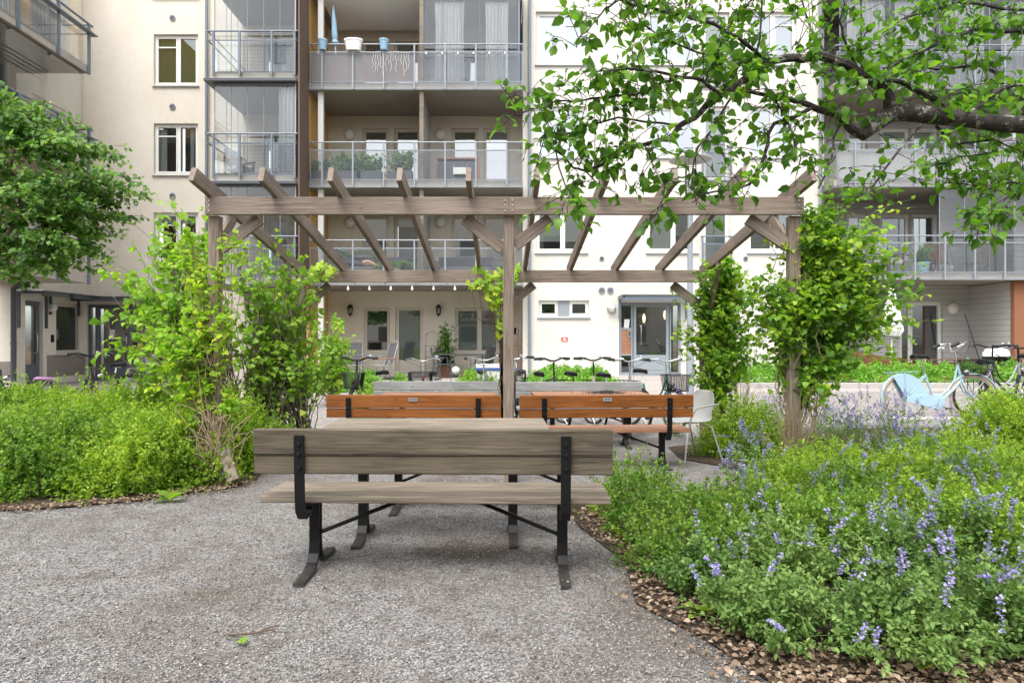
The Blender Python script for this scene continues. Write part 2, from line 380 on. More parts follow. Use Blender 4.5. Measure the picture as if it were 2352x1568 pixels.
# ground
def gravel(name, c1, c2, c3, sc=105, dirt=True):
    m = mat(name, c2, .95, spec=.2); k = N(m); v = k.coord('Object')
    vo = k.n('ShaderNodeTexVoronoi'); vo.inputs['Scale'].default_value = sc; vo.inputs['Randomness'].default_value = 1; k.l(v, vo.inputs['Vector'])
    vo2 = k.n('ShaderNodeTexVoronoi'); vo2.inputs['Scale'].default_value = sc * 1.9; k.l(v, vo2.inputs['Vector'])
    sep = k.n('ShaderNodeSeparateColor'); k.l(vo.outputs['Color'], sep.inputs[0]); sep2 = k.n('ShaderNodeSeparateColor'); k.l(vo2.outputs['Color'], sep2.inputs[0])
    col = k.ramp(sep.outputs[0], [(0, c1), (.45, c2), (.8, c3), (1, tuple(min(1, x * 1.5) for x in c3))])
    col2 = k.ramp(sep2.outputs[1], [(0, c1), (.5, c2), (1, c3)])
    col = k.mix(col, col2, .4)
    big = k.noise(v, 1.1, 6, .62); 
    if dirt:
        col = k.mix(col, (.13, .105, .085), k.ramp(big, [(.47, (0, 0, 0)), (.68, (.75, .75, .75))]))
        med = k.noise(v, 5.5, 5, .7); col = k.mix(col, (.10, .08, .065), k.ramp(med, [(.5, (0, 0, 0)), (.72, (.75, .75, .75))]))
        t = k.n('ShaderNodeTexCoord'); sx = k.n('ShaderNodeSeparateXYZ'); k.l(t.outputs['Object'], sx.inputs[0])
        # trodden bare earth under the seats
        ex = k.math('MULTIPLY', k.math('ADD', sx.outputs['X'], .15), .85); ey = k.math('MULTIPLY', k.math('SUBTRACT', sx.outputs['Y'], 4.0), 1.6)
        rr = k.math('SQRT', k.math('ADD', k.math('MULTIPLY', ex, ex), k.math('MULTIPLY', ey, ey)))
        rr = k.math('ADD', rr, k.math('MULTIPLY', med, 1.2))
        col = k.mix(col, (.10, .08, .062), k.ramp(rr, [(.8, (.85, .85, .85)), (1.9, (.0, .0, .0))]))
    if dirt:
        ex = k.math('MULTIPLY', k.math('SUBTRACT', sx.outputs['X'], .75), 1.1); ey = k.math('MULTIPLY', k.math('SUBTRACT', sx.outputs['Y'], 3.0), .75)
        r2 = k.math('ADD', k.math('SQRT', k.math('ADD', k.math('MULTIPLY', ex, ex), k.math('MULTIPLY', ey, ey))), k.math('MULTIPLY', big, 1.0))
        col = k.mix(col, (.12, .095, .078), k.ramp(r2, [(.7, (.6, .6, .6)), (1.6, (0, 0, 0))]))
    k.base(col)
    h = k.math('ADD', vo.outputs['Distance'], k.math('MULTIPLY', vo2.outputs['Distance'], .5)); k.bump(h, 1.0, .008); return m
M['gravel'] = gravel('grey_gravel', (.065, .06, .057), (.205, .195, .188), (.37, .352, .338))
M['gravel_far'] = gravel('pale_gravel', (.19, .172, .163), (.28, .258, .245), (.38, .352, .33), 60, False)
M['soil'] = gravel('garden_soil', (.02, .014, .01), (.05, .035, .025), (.10, .07, .05), 50, False)
M['paving'] = mat('paving_slabs', (.5, .45, .41), .85); k = N(M['paving']); v = k.coord('Object')
br = k.n('ShaderNodeTexBrick'); br.inputs['Scale'].default_value = 1.6; br.inputs['Mortar Size'].default_value = .012; br.offset = .5
br.inputs['Color1'].default_value = (.42, .38, .345, 1); br.inputs['Color2'].default_value = (.36, .325, .30, 1); br.inputs['Mortar'].default_value = (.22, .2, .18, 1); k.l(v, br.inputs['Vector'])
k.base(k.mix(br.outputs[0], (.30, .27, .25), k.ramp(k.noise(v, 2.5, 6, .7), [(.45, (0, 0, 0)), (.75, (.5, .5, .5))])))
M['kerbstone'] = plaster('kerb_concrete', (.40, .38, .36), .1, .2)
M['bark'] = mat('apple_bark', (.06, .045, .035), .9); k = N(M['bark']); v = k.coord()
k.base(k.mix(k.ramp(k.noise(v, 22, 6, .7), [(.35, (.012, .009, .007)), (.6, (.05, .04, .033))]), (.33, .34, .27), k.ramp(k.noise(v, 9, 5, .75), [(.55, (0, 0, 0)), (.62, (.8, .8, .8))])))
k.bump(k.noise(v, 30, 6, .7), .9, .012)
M['bark_yellow'] = mat('lilac_bark', (.19, .15, .10), .9); k = N(M['bark_yellow']); k.base(k.ramp(k.noise(k.coord(), 14, 4), [(.3, (.11, .085, .06)), (.7, (.27, .22, .16))]))
M['stalk'] = mat('dry_stalk', (.32, .24, .15), .9); M['green_stalk'] = mat('green_stalk', (.16, .24, .07), .8); M['brown_twig'] = mat('brown_twig', (.12, .075, .05), .9)
# leaves
M['l_apple'] = leafmat('apple_leaf', (.05, .13, .022), (.11, .25, .03), (.24, .42, .05), .5, .4)
M['l_tree'] = leafmat('tree_leaf', (.05, .13, .03), (.13, .27, .055), (.32, .48, .13), .45, .45)
M['l_lilac'] = leafmat('lilac_leaf', (.17, .33, .045), (.28, .48, .065), (.44, .58, .09), .5, .5)
M['l_vine'] = leafmat('vine_leaf', (.18, .36, .03), (.33, .53, .045), (.54, .64, .06), .5, .5)
M['l_clem'] = leafmat('clematis_leaf', (.06, .16, .025), (.20, .38, .04), (.50, .62, .07), .5, .5)
M['l_spirea'] = leafmat('spirea_leaf', (.12, .24, .03), (.28, .44, .05), (.48, .58, .085), .45, .55)
M['l_spirea_dark'] = leafmat('spirea_leaf_deep', (.07, .17, .028), (.19, .34, .05), (.38, .50, .09), .45, .55)
M['l_mint'] = leafmat('catmint_leaf', (.07, .15, .035), (.15, .26, .065), (.28, .40, .12), .35, .7)
M['l_cover'] = leafmat('cover_leaf', (.12, .29, .04), (.22, .44, .07), (.36, .55, .13), .4, .6)
M['l_dry'] = leafmat('dry_leaf', (.10, .065, .042), (.24, .165, .11), (.42, .32, .235), .1, .85, (1, .9, .7))
M['flower'] = leafmat('catmint_flower', (.22, .18, .44), (.38, .33, .66), (.55, .50, .82), .25, .7, (1, 1, 1.1))
M['l_tom'] = leafmat('balcony_leaf', (.08, .2, .05), (.15, .3, .09), (.3, .42, .16), .3, .6)
M['stone'] = leafmat('gravel_stone', (.08, .076, .074), (.235, .225, .218), (.47, .45, .43), 0, .9, (1, 1, 1))
# ================================================================ GROUND
def sheet(name, poly, m, off, step=.3, kind='structure'):
    xs = [p[0] for p in poly]; ys = [p[1] for p in poly]; pts = [Vector((p[0], p[1])) for p in poly]
    # densify the outline
    out = []
    for a, b in zip(pts, pts[1:] + pts[:1]):
        n = max(1, int((b - a).length / step))
        for i in range(n): out.append(a.lerp(b, i / n))
    nb = len(out); inner = []
    def inside(x, y):
        c = False
        for a, b in zip(out, out[1:] + out[:1]):
            if (a.y > y) != (b.y > y) and x < (b.x - a.x) * (y - a.y) / (b.y - a.y) + a.x: c = not c
        return c
    x = min(xs) + step / 2
    while x < max(xs):
        y = min(ys) + step / 2
        while y < max(ys):
            if inside(x, y): inner.append(Vector((x, y)))
            y += step
        x += step
    vs, es, fs, *_ = geometry.delaunay_2d_cdt(out + inner, [(i, (i + 1) % nb) for i in range(nb)], [], 1, 1e-4)
    me = bpy.data.meshes.new(name); me.from_pydata([(v.x, v.y, g(v.x, v.y) + off) for v in vs], [], [tuple(f) for f in fs]); me.materials.append(m)
    o = bpy.data.objects.new(name, me); C.objects.link(o); o['kind'] = kind; return o
def bigground():
    n = 90; vs = []; fs = []
    co = [math.copysign(abs(t) ** 2.2, t) * 120 for t in np.linspace(-1, 1, n)]
    for y in co:
        for x in co: vs.append((x, y + 8, g(x, y + 8) - .12))
    for j in range(n - 1):
        for i in range(n - 1): a = j * n + i; fs.append((a, a + 1, a + n + 1, a + n))
    me = bpy.data.meshes.new('ground'); me.from_pydata(vs, [], fs); me.materials.append(M['soil'])
    o = bpy.data.objects.new('ground', me); C.objects.link(o); o['kind'] = 'structure'
bigground()
sheet('gravel_yard', [(-12, -5), (9, -5), (9, 9.6), (-12, 9.6)], M['gravel'], 0, .3)
sheet('gravel_path', [(-13, 9.6), (18, 9.6), (18, 15.3), (-13, 13.5)], M['gravel_far'], 0, .4)
sheet('pavement', [(-13, 13.5), (18, 15.3), (18, 21), (-13, 21)], M['paving'], 0, .4)
LBED = [(-9.5, 3.6), (-5.5, 4.35), (-4.3, 4.85), (-3.5, 5.05), (-2.95, 5.35), (-2.45, 5.85), (-2.35, 6.3), (-2.6, 7.3), (-2.0, 7.9), (-1.75, 8.6), (-2.2, 9.3), (-4.5, 9.5), (-9.5, 9.5)]
RBED = [(.95, 1.6), (1.02, 2.45), (.86, 2.85), (.66, 3.2), (.72, 3.8), (.55, 4.5), (.5, 5.1), (.8, 5.6), (1.5, 5.7), (2.2, 5.9), (2.75, 6.1), (2.5, 6.9), (2.1, 7.6), (2.2, 8.6), (3.4, 9.3), (7.8, 9.3), (7.8, 1.6)]
sheet('planting_bed', LBED, M['soil'], .012, .3)
sheet('planting_bed', RBED, M['soil'], .012, .3)
# ================================================================ BUILDING HELPERS
def wall_holes(name, m, x0, x1, z0, z1, y, th, holes, parent):
    xs = sorted({x0, x1, *[h[0] for h in holes], *[h[1] for h in holes]}); xs = [x for x in xs if x0 <= x <= x1]
    b = MB()
    for a, c in zip(xs, xs[1:]):
        hs_ = sorted([(h[2], h[3]) for h in holes if h[0] < (a + c) / 2 < h[1]]); z = z0
        for h0, h1 in hs_:
            if h0 > z: b.box(a, c, y, y + th, z, h0)
            z = h1
        if z1 > z: b.box(a, c, y, y + th, z, z1)
    return b.build(name, m, parent)
def borders(b, x0, x1, z0, z1, y0, y1, w):
    b.box(x0, x0 + w, y0, y1, z0, z1); b.box(x1 - w, x1, y0, y1, z0, z1); b.box(x0 + w, x1 - w, y0, y1, z0, z0 + w); b.box(x0 + w, x1 - w, y0, y1, z1 - w, z1)
def win(parent, x0, x1, z0, z1, y, splits=(.5,), fm='frame_white', back='blind_white', glass='glass', transom=(), recess=.09, sill=True, fw=.05, name='window', bdepth=.08, backs=None, post=0):
    ys = y + recess; b = MB(); borders(b, x0 + .003, x1 - .003, z0 + .003, z1 - .003, ys, ys + .07, fw)
    xs = [x0 + fw] + [x0 + (x1 - x0) * s for s in splits] + [x1 - fw]
    for i in range(1, len(xs) - 1):
        h = max(post / 2, .022); b.box(xs[i] - h, xs[i] + h, ys + .002, ys + .068, z0 + fw, z1 - fw)
    cells = []
    for i in range(len(xs) - 1):
        a = xs[i] + (max(post / 2, .022) if i else 0); c = xs[i + 1] - (max(post / 2, .022) if i < len(xs) - 2 else 0)
        borders(b, a + .004, c - .004, z0 + fw + .004, z1 - fw - .004, ys - .012, ys + .05, .045)
        cells.append((a + .049, c - .049))
        if i in transom: zt = z0 + (z1 - z0) * .76; b.box(a + .05, c - .05, ys - .010, ys + .045, zt - .02, zt + .02)
    w = b.build(name, M[fm], parent)
    p = MB()
    for a, c in cells: p.quad((a, ys + .02, z0 + fw + .045), (c, ys + .02, z0 + fw + .045), (c, ys + .02, z1 - fw - .045), (a, ys + .02, z1 - fw - .045))
    p.build('pane', M[glass], w)
    for i, (a, c) in enumerate(cells):
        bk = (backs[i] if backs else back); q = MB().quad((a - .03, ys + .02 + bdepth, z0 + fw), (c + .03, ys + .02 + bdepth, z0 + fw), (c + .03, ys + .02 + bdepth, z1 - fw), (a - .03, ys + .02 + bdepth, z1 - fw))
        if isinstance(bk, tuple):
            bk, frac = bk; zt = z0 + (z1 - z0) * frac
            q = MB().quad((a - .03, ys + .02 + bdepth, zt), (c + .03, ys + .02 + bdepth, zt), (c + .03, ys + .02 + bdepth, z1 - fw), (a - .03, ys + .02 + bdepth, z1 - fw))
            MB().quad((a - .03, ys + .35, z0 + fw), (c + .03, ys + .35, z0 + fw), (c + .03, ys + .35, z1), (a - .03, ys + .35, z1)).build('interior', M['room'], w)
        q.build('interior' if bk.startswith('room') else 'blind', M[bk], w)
    if sill:
        MB().add([(x0 - .04, y - .05, z0 - .035), (x1 + .04, y - .05, z0 - .035), (x1 + .04, ys + .01, z0 + .0), (x0 - .04, ys + .01, z0 + .0), (x0 - .04, y - .05, z0 - .06), (x1 + .04, y - .05, z0 - .06), (x1 + .04, ys + .01, z0 - .03), (x0 - .04, ys + .01, z0 - .03)],
                 [(0, 1, 2, 3), (4, 7, 6, 5), (0, 4, 5, 1), (1, 5, 6, 2), (3, 7, 4, 0), (2, 6, 7, 3)]).build('sill', M['rail_light'], w)
    return w
def vent(parent, x, z, y, r=.095):
    MB().lathe([(r, -.02), (r, .02), (r * .8, .03), (r * .8, -.0)], 18, (x, y - .01, z), 'Y').build('vent', M['rail_light'], parent)
    b = MB()
    for i in range(4): zz = -r * .5 + i * r * .33; wv = math.sqrt(max(0, (r * .75) ** 2 - zz ** 2)); b.box(x - wv, x + wv, y - .036, y - .026, z + zz - .008, z + zz + .008)
    b.build('vent_slats', M['dark_rail'], parent)
def roundlamp(parent, x, z, y, r=.19):
    o = MB().lathe([(r, 0), (r, -.05), (r * .86, -.07)], 24, (x, y, z), 'Y').build('wall_lamp', M['frame_cream'], parent)
    MB().lathe([(r * .85, -.06), (r * .75, -.1), (r * .4, -.13), (0.001, -.14)], 24, (x, y, z), 'Y').build('lamp_glass', M['white_plastic'], o, True)
def cagelamp(parent, x, z, y, side=0, rz=0):
    o = MB().lathe([(.13, .02), (.14, -.02), (.13, -.05), (.10, -.06)], 20, (0, 0, 0), 'Y').build('wall_lamp', M['frame_cream'], parent, True, (x, y, z), rz)
    MB().lathe([(.12, -.05), (.115, -.1), (.08, -.16), (0.001, -.19)], 20, (0, 0, 0), 'Y').build('lamp_glass', M['white_plastic'], o, True)
    b = MB().torus(.125, .008, 20, 5, (0, -.09, 0)); b.box(-.135, .135, -.18, -.06, -.006, .006); b.build('guard', M['rail_light'], o)
def tubes(parent, name, m, segs_, r=.02, n=6):
    b = MB()
    for s in segs_: b.tube(s, r, n)
    return b.build(name, m, parent)
def railing(parent, x0, x1, y, zf, posts, top=1.09, meshz=(.02, .86), zs=-.2, m='rail_light', meshm='mesh', meshx=None, toph=.022, mesh_span=None):
    """steel balcony railing running along X; posts hang in front of the slab"""
    b = MB(); b.tube([(x0 - .02, y, zf + top), (x1 + .02, y, zf + top)], toph, 8)
    for px in posts: b.box(px - .022, px + .022, y - .03, y + .01, zf + zs, zf + top - .01)
    mz0, mz1 = meshz
    b.box(x0, x1, y - .012, y + .012, zf + mz1 - .015, zf + mz1 + .015); b.box(x0, x1, y - .011, y + .011, zf + zs, zf + zs + .025); b.box(x0, x1, y - .01, y + .01, zf + mz0 - .015, zf + mz0 + .015)
    b.box(x0, x0 + .03, y - .013, y + .013, zf + zs + .03, zf + mz1 - .015); b.box(x1 - .03, x1, y - .013, y + .013, zf + zs + .03, zf + mz1 - .015)
    for px in posts: b.box(px - .04, px + .04, y - .01, y + .05, zf - .16, zf - .1)
    r = b.build('railing', M[m], parent)
    a, c = mesh_span or (x0, x1)
    MB().quad((a, y - .014, zf + zs + .02), (c, y - .014, zf + zs + .02), (c, y - .014, zf + mz1), (a, y - .014, zf + mz1)).build('wire_mesh', M[meshm], parent)
    return r
def curtain(name, parent, x0, x1, z0, z1, y, m='curtain', folds=9, amp=.035, pinch=0):
    n = folds * 6; vs = []; fs = []
    for i in range(n + 1):
        t = i / n; a = amp * math.sin(t * folds * 2 * math.pi) + .01 * math.sin(t * 17)
        for j in range(5):
            q = j / 4; xm = (x0 + x1) / 2; xx = x0 + (x1 - x0) * t; xx = xm + (xx - xm) * (1 - pinch * math.sin(math.pi * min(1, q * 1.1)) * .5)
            vs.append((xx, y + a, z1 + (z0 - z1) * q))
    for i in range(n):
        for j in range(4): k_ = i * 5 + j; fs.append((k_, k_ + 1, k_ + 6, k_ + 5))
    return MB().add(vs, fs).build(name, M[m], parent, True)
# ================================================================ MAIN BUILDING
DL, DC, DF, DR, DB = 20.5, 20.97, 18.75, 19.44, 20.9
ab = thing('apartment_building', 'white rendered apartment building with glazed and open balconies across the courtyard', 'building', (0, 0, 0))
TOP = 14.0
# left wall with windows
LW = [(X(353, DL), X(455, DL), Z(b, DL), Z(a, DL)) for a, b in ((-131, -6), (79, 196), (283.6, 400.7), (488, 605))]
ldoor = (X(198.5, DL), X(334, DL), -.1, Z(699, DL))
TX0 = X(480, 17.87)
wall_holes('wall', M['cream_wall'], -13.04, -5.63, -.3, TOP, DL, .35, LW + [ldoor] + [(TX0 + .55, TX0 + 1.35, zz + .85, zz + 2.25) for zz in (2.9, 5.7, 8.5)], ab)
for i, h in enumerate(LW):
    win(ab, *h, DL, (.53,), 'frame_white', transom=(0,), fw=.06, backs=[['blind_white'] * 2, ['blind_green'] * 2, [('blind_white', .93)] * 2, [('blind_white', .8)] * 2][i])
    vent(ab, X(396.5, DL), (h[3] + (LW[i - 1][2] if i else h[3] + 1.2)) / 2 - .08, DL)
for zz in (2.9, 5.7, 8.5): win(ab, TX0 + .55, TX0 + 1.35, zz + .85, zz + 2.25, DL, (), 'frame_white', ('blind_white', .5), fw=.06)
for x0, x1 in ((X(368, DL + .4), X(388, DL + .4)), (X(441, DL + .4), X(450, DL + .4))): curtain('curtain', ab, x0, x1, LW[2][2] + .06, LW[2][3] - .1, DL + .3, 'curtain', 4, .02)
# entrance door in the left wall
def entrance(parent, x0, x1, z0, z1, y, fm, parts_, wood_, handle_x, side='L'):
    """door set: parts_ = list of (xa, xb, kind)"""
    ys = y + .1; b = MB(); borders(b, x0 + .003, x1 - .003, z0, z1 - .003, ys, ys + .09, .05)
    d = b.build('door', M[fm], parent)
    for xa, xb, kind in parts_:
        f = MB(); borders(f, xa, xb, z0 + .05, z1 - .055, ys - .01, ys + .07, .08 if kind == 'leaf' else .04)
        if kind == 'leaf':
            zm = z0 + .62; f.box(xa + .08, xb - .08, ys + .0, ys + .06, z0 + .13, zm); f.box(xa + .12, xb - .12, ys - .012, ys + .0, z0 + .17, zm - .08); glz = (zm, z1 - .13)
            f.build('door_leaf', M[fm], d)
            MB().quad((xa + .08, ys + .03, glz[0]), (xb - .08, ys + .03, glz[0]), (xb - .08, ys + .03, glz[1]), (xa + .08, ys + .03, glz[1])).build('pane', M['glass'], d)
            hx = handle_x
            MB().tube([(hx, ys + .0, z0 + .92), (hx, ys - .09, z0 + .95), (hx, ys - .1, z0 + 1.0), (hx, ys - .1, z0 + 1.42), (hx, ys - .09, z0 + 1.47), (hx, ys, z0 + 1.5)], .013, 8).build('handle', M['chrome'], d, True)
        elif kind == 'glass':
            f.build('side_light', M[fm], d); MB().quad((xa + .04, ys + .03, z0 + .09), (xb - .04, ys + .03, z0 + .09), (xb - .04, ys + .03, z1 - .1), (xa + .04, ys + .03, z1 - .1)).build('pane', M['glass'], d)
        else:   # split side: glass / wood / glass
            za, zb = z0 + .64, z0 + 1.38
            if kind == 'wood_slat': za, zb = z0 + .72, z0 + 1.28
            f.box(xa + .04, xb - .04, ys - .008, ys + .06, za - .04, za); f.box(xa + .04, xb - .04, ys - .008, ys + .06, zb, zb + .05); f.build('side_light', M[fm], d)
            MB().box(xa + .04, xb - .04, ys + .01, ys + .04, za, zb).build('wood_panel', M[wood_], d)
            MB().quad((xa + .04, ys + .03, z0 + .09), (xb - .04, ys + .03, z0 + .09), (xb - .04, ys + .03, za - .04), (xa + .04, ys + .03, za - .04)).quad((xa + .04, ys + .03, zb + .05), (xb - .04, ys + .03, zb + .05), (xb - .04, ys + .03, z1 - .1), (xa + .04, ys + .03, z1 - .1)).build('pane', M['glass'], d)
            kx = xb - .1 if kind == 'wood' else xa + .1
            kp = MB().box(kx - .045, kx + .045, ys - .03, ys + .01, zb - .24, zb - .0).build('keypad', M['alu' if kind == 'wood' else 'black_plain'], d)
            MB().box(kx - .03, kx + .03, ys - .034, ys - .03, zb - .21, zb - .05).build('keys', M['dark_rail'], d)
    MB().box(x0, x1, y + .9, y + .95, z0 - .1, z1).build('lobby_wall', M['room_mid'], d)
    MB().box(x0, x1, y + .2, y + .9, z0 - .04, z0).build('lobby_floor', M['room_mid'], d)
    return d
def canopy(parent, x0, x1, z, y, m='rail', drop=.55):
    o = MB().box(x0, x1, y - .75, y - .01, z + .10, z + .112).build('canopy', M['glass_refl'], parent)
    b = MB(); b.box(x0 + .05, x1 - .05, y - .7, y - .64, z - .03, z + .095)
    for xx in (x0 + .03, x1 - .09): b.box(xx, xx + .06, y - .7, y, z + .02, z + .095); b.box(xx, xx + .06, y - .06, y + .0, z - drop, z + .02)
    b.build('canopy_frame', M[m], o); return o
xp = lambda p: X(p, DL + .1)
entrance(ab, *ldoor, DL, 'door_dark', [(xp(200) + .04, xp(222), 'glass'), (xp(223), xp(303), 'leaf'), (xp(304), xp(333) - .03, 'wood_slat')], 'clap_yellow', xp(294))
canopy(ab, X(240, DL) - 1.1, X(333, DL) + .15, Z(692, DL), DL, 'dark_rail', .5)
cagelamp(ab, X(415, DL) , Z(710, DL), DL)
paper = lambda x0, x1, z0, z1, y, par, nm='notice': MB().quad((x0, y, z0), (x1 - .02, y, z0), (x1 + .01, y, z1), (x0 + .02, y, z1)).build(nm, M['white_plastic'], par)
paper(xp(250), xp(263) - .0, Z(779, DL), Z(757, DL), DL + .11, ab)
# right wall
RS = lambda p: X(p, DR)
RW = []; wx = [(1231, 1348), (1486, 1602), (1718, 1830)]; wz = [(27 - 216.5, 147.8 - 216.5), (27, 147.8), (244, 361), (460, 579)]
for a, b in wx:
    for c, d in wz: RW.append((RS(a), RS(b), Z(d, DR), Z(c, DR)))
FD = [(RS(1614), RS(1676), Z(y1, DR), Z(y0, DR)) for y0, y1 in ((244 - 216, 413 - 216), (244, 413), (460, 630))]
sm = (RS(1237), RS(1353), Z(727, DR), Z(690, DR)); rdoor = (RS(1422), RS(1564), .2, Z(694, DR))
wall_holes('wall', M['white_wall'], .66, 9.58, -.3, TOP, DR, .35, RW + FD + [sm, rdoor], ab)
bk = ['blind_white', 'blind_white', 'blind_white', ('blind_white', .22)]
bk2 = ['blind_white', 'blind_white', 'blind_white', ('blind_white', .02)]
for i, h in enumerate(RW):
    c, r = divmod(i, 4)
    win(ab, *h, DR, (.53,), 'frame_white', transom=(1,) if r in (1,) else (), fw=.06, backs=[bk[r], bk[r]] if c == 0 else ([bk[0], 'blind_dark' if r == 3 else bk[0]] if c == 1 else ['blind_dark' if r == 3 else 'blind_white'] * 2), glass='glass_refl' if r < 3 else 'glass')
for h in FD:
    win(ab, *h, DR, (), 'frame_white', 'blind_white', fw=.06, name='balcony_door')
    b = MB(); b.tube([(h[0] - .08, DR - .06, h[2] + 1.12), (h[1] + .06, DR - .06, h[2] + 1.12)], .02, 6)
    for xx in (h[0] - .02, h[1] + .02): b.box(xx - .02, xx + .02, DR - .08, DR - .04, h[2] - .05, h[2] + 1.1)
    b.box(h[0], h[1], DR - .07, DR - .05, h[2] + .88, h[2] + .91); b.box(h[0], h[1], DR - .07, DR - .05, h[2] - .05, h[2] - .02); rr = b.build('french_balcony', M['rail'], ab)
    MB().quad((h[0], DR - .06, h[2] - .04), (h[1], DR - .06, h[2] - .04), (h[1], DR - .06, h[2] + .88), (h[0], DR - .06, h[2] + .88)).build('wire_mesh', M['mesh'], rr)
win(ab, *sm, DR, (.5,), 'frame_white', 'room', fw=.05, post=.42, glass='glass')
MB().box((sm[0] + sm[1]) / 2 - .17, (sm[0] + sm[1]) / 2 + .17, DR + .07, DR + .09, sm[2] + .01, sm[3] - .01).build('window_panel', M['rail_light'], ab)
for p in (1382, 1401.6): vent(ab, RS(p), Z(667, DR), DR, .1)
for zz in (594, 378): 
    for p in (1382, 1712): vent(ab, RS(p), Z(zz, DR), DR, .07)
cagelamp(ab, RS(1404), Z(708, DR), DR)
xr = lambda p: X(p, DR + .1)
entrance(ab, *rdoor, DR, 'door_grey', [(xr(1424), xr(1453), 'wood'), (xr(1455), xr(1536), 'leaf'), (xr(1538), xr(1562), 'glass')], 'oiled_top', xr(1471))
canopy(ab, RS(1418), RS(1581), Z(689, DR), DR)
paper(xr(1433), xr(1446), Z(755, DR + .1), Z(733, DR + .1), DR + .12, ab)
for p, q, s in ((1479, 731, 1), (1527, 723, 1.1)): MB().lathe([(.09, 0), (.085, -.03), (.05, -.06), (.001, -.07)], 18, (X(p, DR + .7), DR + .7, Z(q, DR + .7)), 'Y', sx=.5, sy=1.6).build('lobby_lamp', M['white_plastic'], ab, True)
bpy.data.objects['lobby_lamp'].data.materials[0] = mat('lit_lamp', (.8, .7, .5)); lm = bpy.data.objects['lobby_lamp'].data.materials[0]
lm.node_tree.nodes['Principled BSDF'].inputs['Emission Color'].default_value = (1, .8, .5, 1); lm.node_tree.nodes['Principled BSDF'].inputs['Emission Strength'].default_value = 1.2
for o in C.objects:
    if o.name.startswith('lobby_lamp'): o.data.materials[0] = lm
# red gas-shutoff style sign: half disc over a word
sg = MB().bbox(RS(1289), RS(1304), DR - .012, DR - .001, Z(784.5, DR), Z(774.5, DR), .002).build('wall_sign', M['red'], ab)
hd = MB(); cxs = RS(1296.5); czs = Z(780.3, DR); pts_ = [(cxs + .055 * math.cos(a), DR - .014, czs + .055 * math.sin(a)) for a in np.linspace(0, math.pi, 14)]
hd.add(pts_, [tuple(range(len(pts_)))]).build('sign_emblem', M['white_plastic'], sg)
def text(name, s, loc, size, m, parent, rx=90, ry=0, rz=0, bold=.0):
    cu = bpy.data.curves.new(name, 'FONT'); cu.body = s; cu.size = size; cu.align_x = 'CENTER'; cu.align_y = 'CENTER'; cu.extrude = .001; cu.offset = bold
    t = bpy.data.objects.new(name, cu); C.objects.link(t); cu.materials.append(m); dg = bpy.context.evaluated_depsgraph_get(); me = bpy.data.meshes.new_from_object(t.evaluated_get(dg))
    bpy.data.objects.remove(t); o = bpy.data.objects.new(name, me); C.objects.link(o)
    if not me.materials: me.materials.append(m)
    o.location = loc; o.rotation_euler = (rad(rx), rad(ry), rad(rz)); o.parent = parent; return o
text('sign_lettering', 'Nödlucka', (cxs, DR - .014, Z(782.6, DR)), .04, M['white_plastic'], sg, bold=.001)
# central recess
wins2 = []   # (level, x0p, x1p, ztop, zbot, kind)
def cz(k): return 2.83 + 2.803 * (k - 1)            # soffit height
hol = [(X(835, DC), X(895.5, DC), Z(811, DC), Z(706.7, DC)), (X(907.7, DC), X(972, DC), .13, Z(705, DC)), (X(1045, DC), X(1147, DC), Z(811, DC), Z(706.7, DC))]
up = []
for k_ in (1, 2, 3):
    f = cz(k_) + .2; up += [(X(832, DC), X(893, DC), f + .75, f + 2.22), (X(905, DC), X(966, DC), f + .02, f + 2.22), (X(1037, DC), X(1098, DC), f + .75, f + 2.22), (X(1110, DC), X(1172, DC), f + .02, f + 2.22)]
wall_holes('wall', M['cream_wall'], -5.53, .9, -.3, TOP, DC, .3, hol + up, ab)
win(ab, *hol[0], DC, (), 'frame_cream', 'room', glass='glass_refl'); win(ab, *hol[2], DC, (.55,), 'frame_cream', backs=['blind_dark', 'blind_dark'], glass='glass')
dd = win(ab, *hol[1], DC, (), 'frame_cream', ('blind_dark', .15), sill=False, fw=.06, name='patio_door', glass='glass')
MB().box(hol[1][0] + .12, hol[1][1] - .12, DC + .07, DC + .13, .2, .62).build('kick_panel', M['frame_cream'], dd)
for i, h in enumerate(up):
    lv = i // 4; q = i % 4
    bkx = {(0, 0): 'room_mid', (0, 1): ('blind_white', .85), (0, 2): 'blind_dark', (0, 3): 'blind_dark', (1, 0): 'room', (1, 1): 'room', (1, 2): 'blind_green', (1, 3): 'blind_white'}.get((lv, q), 'room_mid')
    win(ab, *h, DC, (), 'frame_cream', bkx, sill=q in (0, 2), fw=.055, name='window' if q in (0, 2) else 'balcony_door', glass='glass' if lv == 0 and q == 1 else 'glass_refl', bdepth=.06)
roundlamp(ab, X(803, DC), Z(310, DC), DC); roundlamp(ab, X(1012, DC), Z(310, DC), DC); roundlamp(ab, X(804, DC), Z(512, DC), DC); roundlamp(ab, X(1012.6, DC), Z(510.6, DC), DC)
